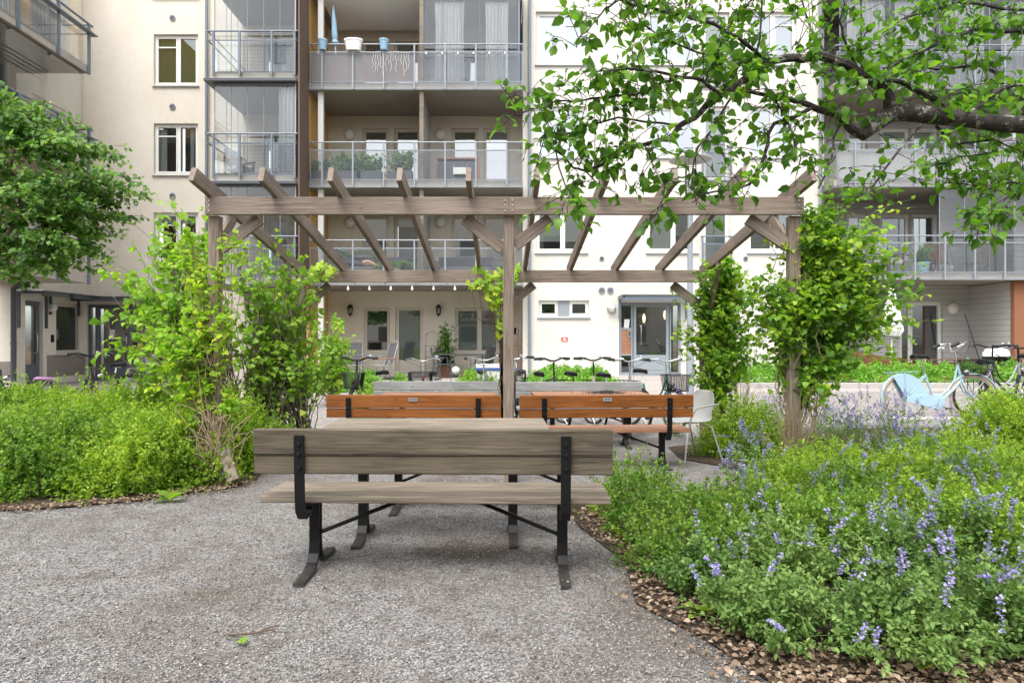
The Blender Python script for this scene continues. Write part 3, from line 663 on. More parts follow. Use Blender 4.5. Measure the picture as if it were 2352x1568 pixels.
for p in (807, 1008.4):
    ln = MB().lathe([(.001, .14), (.05, .12), (.085, .06), (.10, .05), (.09, .04)], 6, (X(p, DC), DC - .17, Z(711, DC) + .02)).lathe([(.065, -.13), (.075, -.15), (.03, -.18), (.02, -.22), (.001, -.23)], 6, (X(p, DC), DC - .17, Z(711, DC))).tube([(X(p, DC), DC, Z(711, DC) - .1), (X(p, DC), DC - .1, Z(711, DC) - .16), (X(p, DC), DC - .17, Z(711, DC) - .17)], .012, 6)
    for j in range(6):
        a = j * math.pi / 3; ln.tube([(X(p, DC) + .062 * math.cos(a), DC - .17 + .062 * math.sin(a), Z(711, DC) - .14), (X(p, DC) + .088 * math.cos(a), DC - .17 + .088 * math.sin(a), Z(711, DC) + .07)], .007, 4)
    lo = ln.build('lantern', M['black_plain'], ab); MB().lathe([(.055, -.13), (.08, .06)], 6, (X(p, DC), DC - .17, Z(711, DC))).build('lantern_glass', M['glass_clear'], lo)
    MB().lathe([(.02, -.12), (.025, -.05), (.001, 0)], 8, (X(p, DC), DC - .17, Z(711, DC))).build('lantern_bulb', M['white_plastic'], lo)
# side walls of the recesses
MB().box(-5.63, -5.53, 18.75, DC, -.3, TOP).build('side_wall', M['clap_yellow'], ab)
MB().box(-5.60, -5.50, 17.87, 18.745, 2.9, TOP).build('louvre_screen', M['louvre'], ab)
MB().box(.66, .9, DR + .35, DC, -.3, TOP).build('side_wall', M['cream_wall'], ab)
MB().box(9.58, 9.8, DR + .35, DB, -.3, TOP).build('side_wall', M['cream_wall'], ab)
posts = [-5.11 + .88 * i for i in range(7)]
for k_ in (1, 2, 3, 4):
    z = cz(k_); f = z + .2
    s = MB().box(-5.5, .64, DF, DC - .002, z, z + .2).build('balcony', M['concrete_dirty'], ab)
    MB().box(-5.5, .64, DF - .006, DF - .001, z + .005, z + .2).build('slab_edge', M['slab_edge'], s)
    if k_ < 4:
        railing(s, -5.46, .63, DF - .05, f, posts)
        b = MB()
        for xx in (-5.45, .6): b.tube([(xx, DF - .05, f + 1.09), (xx, DR if xx > 0 else DF + .5, f + 1.09)], .02, 6)
        b.build('side_rail', M['rail_light'], s)
    zb = (cz(k_ - 1) + .2) if k_ > 1 else .1
    MB().box(-5.28, -5.13, DF + .12, DF + .24, zb, z).build('column', M['frame_white'], ab)
    if k_ > 1:
        MB().box(-2.32, -2.26, DF + .22, DC, zb, z).build('divider_wall', M['clap_grey'], ab)
        MB().box(-2.34, -2.22, DF + .05, DF + .219, zb, z).build('divider_post', M['bench_top'], ab)
# awning cloth under the top soffit
aw = MB(); n_ = 12
vs = [(-5.2 + 2.85 * i / n_, DF + .1 + 2.0 * j / 6, 11.15 - .16 * math.sin(math.pi * i / n_) * math.sin(math.pi * j / 6) - .02) for j in range(7) for i in range(n_ + 1)]
aw.add(vs, [(j * (n_ + 1) + i, j * (n_ + 1) + i + 1, (j + 1) * (n_ + 1) + i + 1, (j + 1) * (n_ + 1) + i) for j in range(6) for i in range(n_)])
tag(aw.build('awning_cloth', M['curtain'], None, True), 'white cloth slung under the ceiling of the topmost open balcony', 'awning')
# glazing on the right half of the third floor
gz = MB(); gx = [X(p, DF) for p in (973, 1016, 1059.5, 1102, 1145, 1188)]
for a, b in zip(gx, gx[1:]): gz.quad((a + .01, DF + .12, cz(3) + .28), (b - .01, DF + .12, cz(3) + .28), (b - .01, DF + .12, cz(4) - .08), (a + .01, DF + .12, cz(4) - .08))
gz.build('glazing', M['glass_clear'], ab)
b = MB(); b.box(gx[0] - .03, gx[-1] + .03, DF + .09, DF + .15, cz(3) + .205, cz(3) + .28); b.box(gx[0] - .03, gx[-1] + .03, DF + .09, DF + .15, cz(4) - .1, cz(4) - .005)
for a in gx: b.box(a - .008, a + .008, DF + .11, DF + .13, cz(3) + .28, cz(4) - .1)
b.box(gx[-1] + .02, gx[-1] + .08, DF + .08, DF + .16, cz(3) + .2, cz(4) - .002); b.build('glazing_frame', M['rail'], ab)
cu1 = curtain('curtain', ab, X(996, DF), X(1066, DF), cz(3) + .25, cz(4) - .12, DF + .3, 'curtain', 9, .03, .15)
cu2 = curtain('curtain', ab, X(1114, DF), X(1168, DF), cz(3) + .25, cz(4) - .12, DF + .3, 'curtain', 7, .03, .1)
MB().box(.1, .64, DC - .4, DC - .01, cz(3) + .2, cz(4)).build('balcony_cupboard', M['rail'], ab)
# brown screen on the third-floor railing
sc = MB(); n_ = 40; xs_ = np.linspace(-5.4, X(952, DF), n_)
for i in range(n_): 
    for q in (0, .25, .5, .75, 1): sc.v.append((xs_[i], DF - .015 + .012 * math.sin(i * 1.3 + q * 4), cz(3) + .22 + .8 * q))
sc.f = [(i * 5 + j, i * 5 + 5 + j, i * 5 + 6 + j, i * 5 + 1 + j) for i in range(n_ - 1) for j in range(4)]
tag(sc.build('privacy_screen', M['fabric_brown'], None, True), 'brown fabric windbreak tied behind the railing of the third-floor balcony', 'windbreak')
# ---------------------------------------------------------------- glazed balcony tower
TY = 17.87; TX1 = -5.53
for k_ in (1, 2, 3, 4):
    z = cz(k_) - .03; f = z + .2
    s = MB().box(TX0 + .05, TX1 - .08, TY + .05, DL, z, z + .2).build('glazed_balcony', M['slab_edge'], ab)
    MB().box(TX0 - .12, TX1 - .05, TY - .08, DL, z - .075, z - .004).build('cornice', M['dark_rail'], s)
    if k_ == 4: continue
    zc = cz(k_ + 1) - .11
    px_ = [TX0 + .13, X(551, TY), X(625, TY), TX1 - .1]
    b = MB(); yy = TY - .02
    b.tube([(TX0 - .05, yy, f + 1.1), (TX1 - .02, yy, f + 1.1)], .024, 8)
    for xx in px_: b.box(xx - .025, xx + .025, yy - .03, yy + .015, f - .12, f + 1.08)
    b.box(TX0, TX1 - .04, yy - .014, yy + .014, f + .83, f + .86); b.box(px_[1], TX1 - .06, yy - .013, yy + .013, f - .03, f + .0)
    b.tube([(TX0 - .03, yy, f + 1.1), (TX0 - .03, DL, f + 1.1)], .02, 6); b.box(TX0 - .04, TX0 - .01, yy, DL, f + .83, f + .86)
    b.build('railing', M['rail'], s)
    MB().quad((px_[1], yy - .016, f - .02), (TX1 - .06, yy - .016, f - .02), (TX1 - .06, yy - .016, f + .84), (px_[1], yy - .016, f + .84)).build('wire_mesh', M['mesh_dense'], s)
    MB().quad((px_[0], yy - .01, f + .05), (px_[1], yy - .01, f + .05), (px_[1], yy - .01, f + .83), (px_[0], yy - .01, f + .83)).build('glass_panel', M['glass_clear'], s)
    g5 = np.linspace(TX0 + .1, TX1 - .1, 6); q = MB(); r_ = MB()
    for a, c in zip(g5, g5[1:]): q.quad((a + .006, TY + .14, f), (c - .006, TY + .14, f), (c - .006, TY + .14, zc), (a + .006, TY + .14, zc)); r_.box(a - .006, a + .006, TY + .13, TY + .15, f, zc)
    ys5 = np.linspace(TY + .16, DL - .05, 4)
    for a, c in zip(ys5, ys5[1:]): q.quad((TX0 + .08, a + .006, f), (TX0 + .08, c - .006, f), (TX0 + .08, c - .006, zc), (TX0 + .08, a + .006, zc)); r_.box(TX0 + .074, TX0 + .086, a - .006, a + .006, f, zc)
    q.build('glazing', M['glass_clear'], s); r_.box(TX0 + .05, TX1 - .1, TY + .12, TY + .16, f + .0, f + .05); r_.box(TX0 + .05, TX1 - .1, TY + .12, TY + .16, zc - .05, zc)
    r_.box(TX1 - .14, TX1 - .08, TY + .1, TY + .18, f, zc); r_.build('glazing_frame', M['rail_light'], s)
    MB().box(TX1 - .079, TX1 - .02, TY - .0, TY + .14, f - .1, zc).build('corner_post', M['frame_cream'], s)
    if k_ == 2: curtain('curtain', s, X(632, TY), X(684, TY), f + .05, zc - .05, TY + .3, 'curtain', 6, .045)
b = MB().box(TX0 + .1, TX1 - .1, TY + .15, DL, -.3, cz(1) - .04)
# ---------------------------------------------------------------- right-hand bay
R0, R1 = 9.6, 17.6
dw = (X(2022, DB), X(2091, DB)); dw2 = (X(2094, DB), X(2156, DB))
hr = []
for z in (3.1, 5.85, 8.65): hr += [(dw[0], dw[1], z + .7, z + 2.2), (dw2[0], dw2[1], z + .05, z + 2.2), (X(1945, DB), X(1992, DB), z + .7, z + 2.2)]
gw = (X(2066, DB), X(2166, DB), .75 - .4, Z(693, DB))
wall_holes('wall', M['clap_grey'], R0, R1, -.3, TOP, DB, .3, hr + [gw], ab)
for i, h in enumerate(hr): win(ab, *h, DB, (), 'frame_white', ['room', 'room_mid', 'room'][i % 3] if i < 3 else 'blind_white', sill=False, glass='glass_refl' if i == 1 else 'glass', fw=.07, name='window')
win(ab, *gw, DB, (.28,), 'frame_white', backs=['room_mid', 'room'], sill=False, fw=.07)
roundlamp(ab, X(2187, DB), Z(708, DB), DB)
for k_, z in ((1, 2.99), (2, 5.65), (3, 8.44), (4, 11.24)):
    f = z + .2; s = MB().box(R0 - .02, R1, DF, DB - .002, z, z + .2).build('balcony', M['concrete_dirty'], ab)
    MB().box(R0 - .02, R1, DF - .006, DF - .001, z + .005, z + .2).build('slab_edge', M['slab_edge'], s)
    if k_ == 4: continue
    ps = [X(2098.6, DF) + .856 * i for i in range(-3, 7)]; ps = [p for p in ps if R0 < p < R1]
    railing(s, R0 + .02, R1, DF - .05, f, ps, top=1.06)
    b = MB(); b.tube([(R0 + .01, DF - .05, f + 1.06), (R0 + .01, DR, f + 1.06)], .02, 6); b.build('side_rail', M['rail_light'], s)
    x_a = X(2164, DF) if k_ == 1 else R0 + .2
    zc = cz(k_ + 1) - .03; q = MB(); r_ = MB(); nn = int((R1 - x_a) / .72); gg = [x_a + .72 * i for i in range(nn + 1)]
    for a, c in zip(gg, gg[1:]): q.quad((a + .006, DF + .12, f + .04), (c - .006, DF + .12, f + .04), (c - .006, DF + .12, zc), (a + .006, DF + .12, zc))
    for a in gg: r_.box(a - .008, a + .008, DF + .11, DF + .13, f, zc)
    r_.box(x_a, R1, DF + .1, DF + .14, f, f + .04); r_.box(x_a, R1, DF + .1, DF + .14, zc - .05, zc)
    if k_ != 2: q.build('glazing', M['glass_clear'], s); r_.build('glazing_frame', M['rail_light'], s)
    if k_ == 2: MB().quad((R0 + .1, DF - .0, f + .05), (R1, DF - .0, f + .05), (R1, DF - .0, f + .85), (R0 + .1, DF - .0, f + .85)).build('white_panel', M['curtain_beige'], s)
    if k_ == 3:
        for a in (R0 + .5, R0 + 1.9, R0 + 3.4, R0 + 5.0): curtain('curtain', s, a, a + 1.1, f + .1, zc - .05, DF + .3, 'curtain', 9, .03)
    MB().box(14.95, 15.02, DF + .3, DB, f, cz(k_ + 1)).build('divider_wall', M['clap_grey'], ab)
MB().add([(14.95, DB, -.1), (15.05, DB, -.1), (15.0, 19.1, -.1), (14.9, 19.1, -.1), (14.95, DB, 2.95), (15.05, DB, 2.95), (15.0, 19.1, 2.95), (14.9, 19.1, 2.95)], [(0, 1, 2, 3), (4, 7, 6, 5), (0, 3, 7, 4), (2, 1, 5, 6), (3, 2, 6, 7), (0, 4, 5, 1)]).build('divider_wall', M['clap_grey'], ab)
MB().box(14.9, 15.6, 18.95, 19.09, .05, 2.985).build('louvre_screen', M['louvre_red'], ab)
MB().box(13.85, 13.95, 20.2, 20.3, 2, 4).v
# downpipes
def pipe(pts, r=.045, nm='downpipe', m='pipe', par=None):
    o = MB().tube(pts, r, 10).build(nm, M[m], par or ab, True); b = MB()
    z0, z1 = min(p[2] for p in pts), max(p[2] for p in pts); z = z0 + 1
    while z < z1: b.lathe([(r + .008, 0), (r + .008, .05)], 10, (pts[0][0], pts[0][1], z)); z += 2.2
    if b.v: b.build('pipe_bracket', M[m], o)
pipe([(X(1215.5, DR - .1), DR - .1, .1), (X(1215.5, DR - .1), DR - .1, TOP)]); pipe([(X(1885, DR - .1), DR - .1, .1), (X(1885, DR - .1), DR - .1, TOP)])
pipe([(X(474, DL - .1), DL - .1, .1), (X(474, DL - .1), DL - .1, TOP)])
# ================================================================ LEFT WING
wg = thing('apartment_wing', 'cream wing of the courtyard block with mesh-railed balconies and a dark grey door', 'building', (0, 0, 0))
WX = -13.04; WF = 17.6
# wall along X = WX with door and window : built in a frame rotated so that local x runs along -y
def rotw(o): o.matrix_local = Matrix(((0, -1, 0, WX), (1, 0, 0, 0), (0, 0, 1, 0), (0, 0, 0, 1))); return o
dA, dB = WX * F / (40 - CX), WX * F / (99 - CX); wA, wB = WX * F / (129 - CX), WX * F / (193 - CX)
wd_ = (dA, dB, -.02, 2.36); ww = (wA, wB - .05, .86, 2.36)
hi = [(18.2, 19.6, zz + .7, zz + 2.2) for zz in (3.1, 5.95, 8.8)]
rotw(wall_holes('wall', M['wing_wall'], WF, DL, -.3, TOP, 0, .35, [wd_, ww] + hi, wg))
pl = wall_holes('plinth', M['plinth'], dB + .15, DL, .19, .83, -.012, .01, [], wg); rotw(pl)
rotw(win(wg, *ww, 0, (), 'frame_cream', 'room_mid', fw=.05, glass='glass'))
for h in hi: rotw(win(wg, *h, 0, (.5,), 'frame_white', 'blind_white', fw=.05))
dr = entrance(wg, *wd_, 0, 'door_dark', [(wd_[0] + .06, wd_[1] - .06, 'leaf')], 'clap_yellow', wd_[1] - .22); rotw(dr)
cp = canopy(wg, dA - .05, dB + .15, 2.5, 0, 'dark_rail', .9); rotw(cp); cp = canopy(wg, dB + .2, DL - .3, 2.5, 0, 'dark_rail', .5); rotw(cp)
cagelamp(wg, WX, Z(708, 19.1), 18.9, rz=rad(90))
MB().box(WX - .001, WX + .03, 18.93, 19.03, 1.2, 1.42).build('entry_phone', M['black_plain'], wg)
wall_holes('wall', M['wing_wall'], -22, WX + .002, -.3, TOP, WF - .02, .33, [], wg)
MB().box(-22, WX - .01, WF - .032, WF - .021, .19, .69).build('plinth', M['plinth'], wg)
pipe([(X(31, 17.4), 17.4, .15), (X(31, 17.4), 17.4, Z(672, 17.4)), (X(34, 17.4), 17.35, Z(663, 17.4)), (X(52, 17.4), 17.3, Z(655, 17.4)), (X(56, 17.4), 17.3, Z(646, 17.4))], .07, m='dark_rail', par=wg)
BX = -11.04
for k_, z in ((1, 2.79), (2, 5.6), (3, 8.40)):
    f = z + .2; y0 = 9.5; y1 = 17.5
    s = MB().box(-13.6, BX, y0, y1, z, z + .2).build('balcony', M['concrete'], wg)
    py = [y1 - .05 - .0, y1 - 1.25, y1 - 2.6, y1 - 4.0, y1 - 5.4, y1 - 6.8]
    b = MB(); xx = BX + .04
    for q in py: b.box(xx - .03, xx + .03, q - .03, q + .03, f - .24, f + 1.1)
    b.tube([(xx, y0, f + 1.1), (xx, y1 + .1, f + 1.1)], .03, 8); b.box(xx - .05, xx + .12, y0, y1 + .15, f + .84, f + .87)
    b.tube([(xx, y1, f + 1.1), (-13, y1, f + 1.1)], .02, 6); b.box(-13, BX, y1 - .02, y1 + .01, f + .84, f + .87)
    b.build('railing', M['rail'], s)
    MB().quad((xx - .04, y0, f - .05), (xx - .04, y1 - 1.3, f - .05), (xx - .04, y1 - 1.3, f + .84), (xx - .04, y0, f + .84)).build('wire_mesh', M['mesh_y'], s)
    if k_ >= 2:
        q = MB(); q.quad((BX - .08, y0, f), (BX - .08, y1 - .1, f), (BX - .08, y1 - .1, f + 2.58), (BX - .08, y0, f + 2.58)); q.quad((BX - .1, y1 - .06, f), (-13, y1 - .06, f), (-13, y1 - .06, f + 2.58), (BX - .1, y1 - .06, f + 2.58)); q.build('glazing', M['glass_clear'], s)
MB().box(-13.7, -13.5, 9.4, WF - .01, 3.0, TOP).build('wall', M['clap_yellow'], wg)
MB().box(-12.78, -12.62, 16.8, 17.0, 5.8, 8.39).build('corner_post', M['red_wood'], wg)
MB().box(-13.45, -12.8, 16.85, 16.9, 5.85, 8.39).build('louvre_screen', M['dark_wood'], wg)
curtain('curtain', wg, -13.3, -12.2, 8.65, 11, 16.4, 'curtain_beige', 9, .04)
# ================================================================ what stands behind the camera (seen in the panes)
ob = thing('opposite_building', 'pale apartment block on the far side of the yard behind the viewer', 'building')
oh = [(x, x + 1.6, z, z + 1.5) for x in np.arange(-24, 24, 4) for z in (1, 3.8, 6.6, 9.4)]
w_ = MB(); w_.box(-26, 26, -24, -22, -.3, 13); w_.build('wall', M['cream_wall'], ob)
for h in oh[::1]: MB().box(h[0], h[1], -22.0, -21.96, h[2], h[3]).build('window', M['room_mid'], ob)
# ================================================================ PERGOLA
pg = thing('pergola', 'weathered timber pergola with sloping rafters over the gravel seating area', 'pergola')
PN, PF = 6.05, 8.57
def pz(y): return 2.614 + (2.203 - 2.614) * (y - PN) / (PF - PN)     # top of the beams = underside of the rafters
PM = M['pergola']
for i, (a, b) in enumerate(((-2.735, .075), (.079, 2.81))): board('beam', (a, PN + .023, pz(PN) - .081), (b, PN + .023, pz(PN) - .081), .045, .163, PM, pg, bev=.004)
for i, (a, b) in enumerate(((-2.585, .075), (.079, 2.70))): board('beam', (a, PF + .023, pz(PF) - .081), (b, PF + .023, pz(PF) - .081), .045, .160, PM, pg, bev=.004)
np_ = [-2.685, .075, 2.755]
for x in np_: board('post', (x, PN + .1, g(x, PN) - .02), (x, PN + .1, pz(PN) - .165 if x else 0), .1, .1, PM, pg, up=(0, 1, 0), bev=.006)
for x in (-2.64, .075, 2.70): board('post', (x, PF + .1, g(x, PF) - .02), (x, PF + .1, pz(PF) - .05 if x < -2 else pz(PF) - .162), .1, .1, PM, pg, up=(0, 1, 0), bev=.006)
slope = (pz(PF) - pz(PN)) / (PF - PN)
for i in range(10):
    x = -2.70 + .6044 * i; y0, y1 = 5.72, 8.93
    board('rafter', (x, y0, pz(y0) + .074), (x, y1, pz(y1) + .074), .048, .14, PM, pg, cut0=.035 if i % 3 else .05, bev=.004)
bz = pz(PN) - .165
def brace(x0, z0, x1, z1, y, w=.115, t=.04): board('brace', (x0, y, z0), (x1, y, z1), t, w, PM, pg, bev=.004)
brace(-2.64, bz - .30, -2.27, bz - .02, PN + .105); brace(.02, bz - .30, -.34, bz - .02, PN + .105); brace(.13, bz - .27, .47, bz - .02, PN + .105); brace(2.70, bz - .27, 2.33, bz - .02, PN + .105)
fz = pz(PF) - .165
brace(-2.59, fz - .30, -2.27, fz - .02, PF + .105); brace(.02, fz - .30, -.34, fz - .02, PF + .105); brace(.13, fz - .27, .44, fz - .02, PF + .105); brace(2.65, fz - .30, 2.28, fz - .02, PF + .105)
for x in (-2.70, 2.74): 
    board('brace', (x, PN + .15, bz - .28), (x, PN + .55, pz(PN + .55) + .0), .04, .11, PM, pg); board('brace', (x, PF + .05, fz - .5), (x, PF - .38, pz(PF - .38) + .0), .04, .11, PM, pg)
sb = MB()
for x in (-2.70, .04, .11, 2.76):
    for dz in (.035, .08, .13): sb.lathe([(.008, -.003), (.006, -.006), (.001, -.007)], 8, (x, PN, pz(PN) - dz), 'Y')
sb.build('screws', M['chrome'], pg)
# ================================================================ BENCHES AND TABLES
def bench(name, label, x, y, rz, wm, tm, back=True, group=None, length=1.89, legx=.70, top=.824, seat=.45, plate=False, brx=.70, two=True):
    """faces +Y: backrest on the viewer's side; origin on the ground under the seat centre"""
    t = thing(name, label, 'bench', (x, y, g(x, y)), rz, group); h = length / 2
    b0 = .0
    for i, yy in enumerate((-.13, 0.0, .13)): board('seat_plank', (-h, yy, seat - .018), (h, yy, seat - .018), .110, .038, tm, t, bev=.005)
    if back:
        board('back_plank', (-h, -.255, top - .067), (h, -.25, top - .067), .045, .134, wm, t, bev=.006)
        board('back_plank', (-h, -.245, top - .19), (h, -.24, top - .19), .045, .095, wm, t, bev=.006)
    for s in (-1, 1):
        lx = s * legx; w = .028
        for q in (-1, 1):
            ang = [(q * .018, seat - .045), (q * .018, .16), (q * .03, .09), (q * .06, .045), (q * .11, .022), (q * .19, .012), (q * .30, .011)]
            MB().ribbon(ang, lx - w, lx + w, .022).build('leg', M['black_steel'], t)
        MB().box(lx - .022, lx + .022, -.17, .17, seat - .058, seat - .038).build('seat_bearer', M['black_plain'], t)
        if back:
            MB().ribbon([(-.287, top - .03), (-.281, top - .2), (-.272, seat + .02), (-.262, seat - .06), (-.225, seat - .105), (-.17, seat - .10), (-.12, seat - .06)], lx - .026, lx + .026, .014).build('bracket', M['black_plain'], t)
            bb = MB()
            for dz in (.075, .13, .20): bb.lathe([(.013, -.292), (.011, -.299), (.001, -.301)], 10, (lx, 0, top - dz), 'Y')
            bb.build('bolts', M['black_plain'], t)
        MB().tube([(lx - s * .02, .0, .2), (lx - s * .52, .0, seat - .05)], .012, 6).build('brace', M['black_plain'], t)
    if plate:
        p = MB().box(-.045, .045, -.284, -.2775, top - .062, top - .028).build('maker_plate', M['alu'], t)
        text('plate_lettering', 'EKHUS', (0, -.2855, top - .042), .024, M['dark_rail'], p, bold=.0005)
    return t
bench('park_bench', 'weathered grey bench with black steel legs in front, back to the viewer', -.353, 3.70, rad(-1.4), M['bench_grey'], M['bench_top'])
def table(name, label, x, y, rz, m, W_=1.42, D=.62, top=.75, legx=.49, group=None, lm=None):
    t = thing(name, label, 'table', (x, y, g(x, y)), rz, group); h = W_ / 2; n = 5; pw = D / n
    for i in range(n): board('plank', (-h, -D / 2 + pw * (i + .5), top - .02), (h, -D / 2 + pw * (i + .5), top - .02), pw - .011, .04, m, t, bev=.006)
    for s in (-1, 1):
        for q in (-1, 1):
            MB().ribbon([(q * .018, top - .045), (q * .018, .16), (q * .03, .09), (q * .06, .045), (q * .11, .022), (q * .19, .012), (q * .25, .011)], s * legx - .03, s * legx + .03, .022).build('leg', M['black_steel'], t)
        MB().box(s * legx - .022, s * legx + .022, -D / 2 + .04, D / 2 - .04, top - .062, top - .042).build('bearer', M['black_plain'], t)
    return t
table('garden_table', 'weathered plank table standing behind the grey bench nearest the viewer', -.41, 4.29, rad(.5), M['bench_top'])
bench('park_bench', 'backless plank seat mostly hidden behind the nearest bench and its table', -.165, 5.15, rad(.5), M['bench_top'], M['bench_top'], back=False, length=1.7, legx=.64)
# oiled benches beyond the pergola posts
bench('park_bench', 'oiled orange-brown bench behind the weathered table, its maker plate centred on the back', (X(747, 6.83) + X(1157, 6.83)) / 2, 6.83 + .25, rad(-2.2), M['oiled'], M['oiled_top'], plate=True, top=.80, seat=.44, length=1.83, legx=.68)
bench('park_bench', 'oiled orange-brown bench next to the pale shell chair', (X(1188, 6.95) + X(1595, 6.8)) / 2 - .0, 6.83 + .25, rad(3.2), M['oiled'], M['oiled_top'], plate=True, top=.80, seat=.43, length=1.83, legx=.66)
table('garden_table', 'bare faded oiled table between an orange-brown bench and a silver-grey bench', X(1010, 8.75), 8.65, rad(-.5), M['oiled_top'], W_=1.5, D=.62, top=.70)
table('garden_table', 'faded oiled table with a heap of dark seed husks on it', X(1350, 8.8), 8.68, rad(2.5), M['oiled_top'], W_=1.5, D=.62, top=.715)
bench('park_bench', 'silver-grey bench facing the viewer on the far side of the bare oiled table', X(1003, 9.75), 9.58, rad(180.3), M['bench_silver'], M['bench_silver'], top=.81, length=1.9)
bench('park_bench', 'silver-grey bench facing the viewer beyond the table with the seed heap', X(1332, 9.75), 9.58, rad(181.5), M['bench_silver'], M['bench_silver'], top=.80, length=1.9)
# seed heap
n = 1500; r_ = np.abs(rng.normal(0, .11, n)); a_ = rng.uniform(0, 6.28, n); hx = X(1392, 8.62); hz = g(.9, 8.7) + .717
P = np.stack([hx + r_ * np.cos(a_) * 1.35, 8.62 + r_ * np.sin(a_) * .8, hz + np.maximum(0, .035 - r_ * .18) * rng.uniform(.2, 1, n) + .004], 1)
V, T, R = inst(*LEAF2, P, rv(n) * np.array([1, 1, .25]), rv(n) + np.array([0, 0, 1.]), rng.uniform(.012, .022, n), rng.uniform(0, 1, n))
M['husk'] = leafmat('seed_husk', (.015, .015, .017), (.05, .048, .045), (.22, .2, .18), 0, .7)
o = npmesh('seed_heap', V, T, M['husk'], None, R); tag(o, 'heap of dark striped sunflower husks on the faded oiled table', 'seeds', kind='stuff')
# shell chair
sc = thing('shell_chair', 'pale grey shell armchair with splayed legs at the end of the orange bench', 'chair', (X(1583, 7.65), 7.65, g(2.2, 7.65)), rad(112))
def shell():
    vs = []; fs = []; prof = [(.20, .43), (.12, .425), (0, .42), (-.12, .425), (-.18, .45), (-.215, .52), (-.235, .60), (-.25, .68), (-.262, .76), (-.27, .80)]; wd_ = [.19, .215, .225, .22, .20, .185, .20, .205, .19, .13]
    for (y, z), w in zip(prof, wd_):
        for j in range(9):
            t = j / 4 - 1; bend = t * t * (.03 if z < .5 else 0); vs.append((w * t, y + (t * t * .05 if z > .5 else 0), z + bend))
    for i in range(len(prof) - 1):
        for j in range(8): a = i * 9 + j; fs.append((a, a + 1, a + 10, a + 9))
    return vs, fs
o = MB().add(*shell()).build('seat_shell', M['alu'], sc, True); md = o.modifiers.new('s', 'SOLIDIFY'); md.thickness = .012; md = o.modifiers.new('b', 'SUBSURF'); md.levels = 1; md.render_levels = 1
for sx_ in (-1, 1):
    MB().tube([(sx_ * .17, .12, .42), (sx_ * .2, .17, .38), (sx_ * .24, .25, 0)], .011, 8).build('leg', M['alu'], sc, True)
    MB().tube([(sx_ * .17, -.12, .42), (sx_ * .2, -.16, .38), (sx_ * .24, -.28, 0)], .011, 8).build('leg', M['alu'], sc, True)
    MB().tube([(sx_ * .19, -.24, .64), (sx_ * .27, -.2, .655), (sx_ * .285, -.05, .65), (sx_ * .27, .12, .62), (sx_ * .22, .15, .5), (sx_ * .2, .15, .41)], .011, 8).build('armrest', M['alu'], sc, True)
# wood offcuts leaning on the post
board('timber_offcut', W(520, 1098, 5.95) + Vector((0, 0, .0)), W(516, 1034, 5.95) + Vector((-.03, .05, 0)), .11, .028, M['bench_silver'], None, up=(.15, -1, 0), bev=.003)
tag(bpy.data.objects['timber_offcut'], 'pale weathered board end leaning against the pergola post in the dry leaves', 'board')
o = board('timber_offcut', W(536, 1103, 5.9) + Vector((.0, 0, .0)), W(518, 1052, 5.9) + Vector((-.02, .06, 0)), .10, .045, M['pergola'], None, up=(.2, -1, 0), bev=.003); tag(o, 'brown block of timber propped under the pale board end beside the post', 'board')
# teal bollard
o = MB().lathe([(.0, -.0), (.045, 0), (.045, .62), (.04, .66), (.001, .67)], 16).build('bollard', M['teal'], None, True, (X(514, 7.2), 7.2, g(-3, 7.2))); tag(o, 'short dark teal post standing behind the climber-covered pergola post', 'bollard')
# lamp post
lp = thing('street_lamp', 'tall grey lamp post with a flat white disc shade behind the pergola', 'lamp post', (X(1585, 13), 13, g(3.7, 13)))
MB().lathe([(.075, 0), (.075, 1.0), (.06, 1.05), (.05, 3.6), (.045, 3.95)], 16).build('pole', M['rail_light'], lp, True)
MB().lathe([(.06, 3.95), (.09, 3.98), (.09, 4.05), (.05, 4.08)], 16).build('collar', M['alu'], lp, True)
MB().lathe([(.085, 4.08), (.10, 4.2), (.10, 4.62), (.085, 4.66)], 16).build('lamp_glass', M['glass_clear'], lp, True)
MB().lathe([(.06, 4.1), (.06, 4.55)], 12).build('lamp_tube', M['white_plastic'], lp, True)
for a in (0, 2.1, 4.2): MB().tube([(.12 * math.cos(a), .12 * math.sin(a), 4.02), (.12 * math.cos(a), .12 * math.sin(a), 4.85)], .008, 6).build('stay', M['alu'], lp)
MB().lathe([(.001, 4.92), (.2, 4.90), (.40, 4.86), (.41, 4.84), (.2, 4.87), (.001, 4.88)], 28).build('lamp_shade', M['alu'], lp, True)
# ================================================================ BICYCLES
def wheel(parent, x, R=.34, tyre='rubber', rim='chrome', y=0, name='wheel'):
    w = MB().torus(R - .018, .019, 32, 6, (x, y, R)).build(name, M[tyre], parent, True)
    MB().torus(R - .045, .009, 32, 5, (x, y, R)).build('rim', M[rim], w)
    b = MB().lathe([(.025, -.05), (.025, .05)], 10, (x, y, R), 'Y')
    for i in range(18): a = i * math.pi / 9; b.tube([(x + .02 * math.cos(a + .8), y + (.03 if i % 2 else -.03), R + .02 * math.sin(a + .8)), (x + (R - .05) * math.cos(a), y, R + (R - .05) * math.sin(a))], .0022, 3, False)
    b.build('spokes', M['chrome'], w); return w
def fender(parent, x, R, m, a0, a1, w=.028):
    vs = []; n = 18
    for i in range(n + 1):
        a = a0 + (a1 - a0) * i / n
        for q, dr in ((-1, -.012), (-.5, .004), (.5, .004), (1, -.012)): r = R + .022 + dr; vs.append((x + r * math.cos(a), q * w, R + r * math.sin(a)))
    return MB().add(vs, [(i * 4 + j, i * 4 + j + 1, i * 4 + 5 + j, i * 4 + 4 + j) for i in range(n) for j in range(3)]).build('mudguard', m, parent, True)
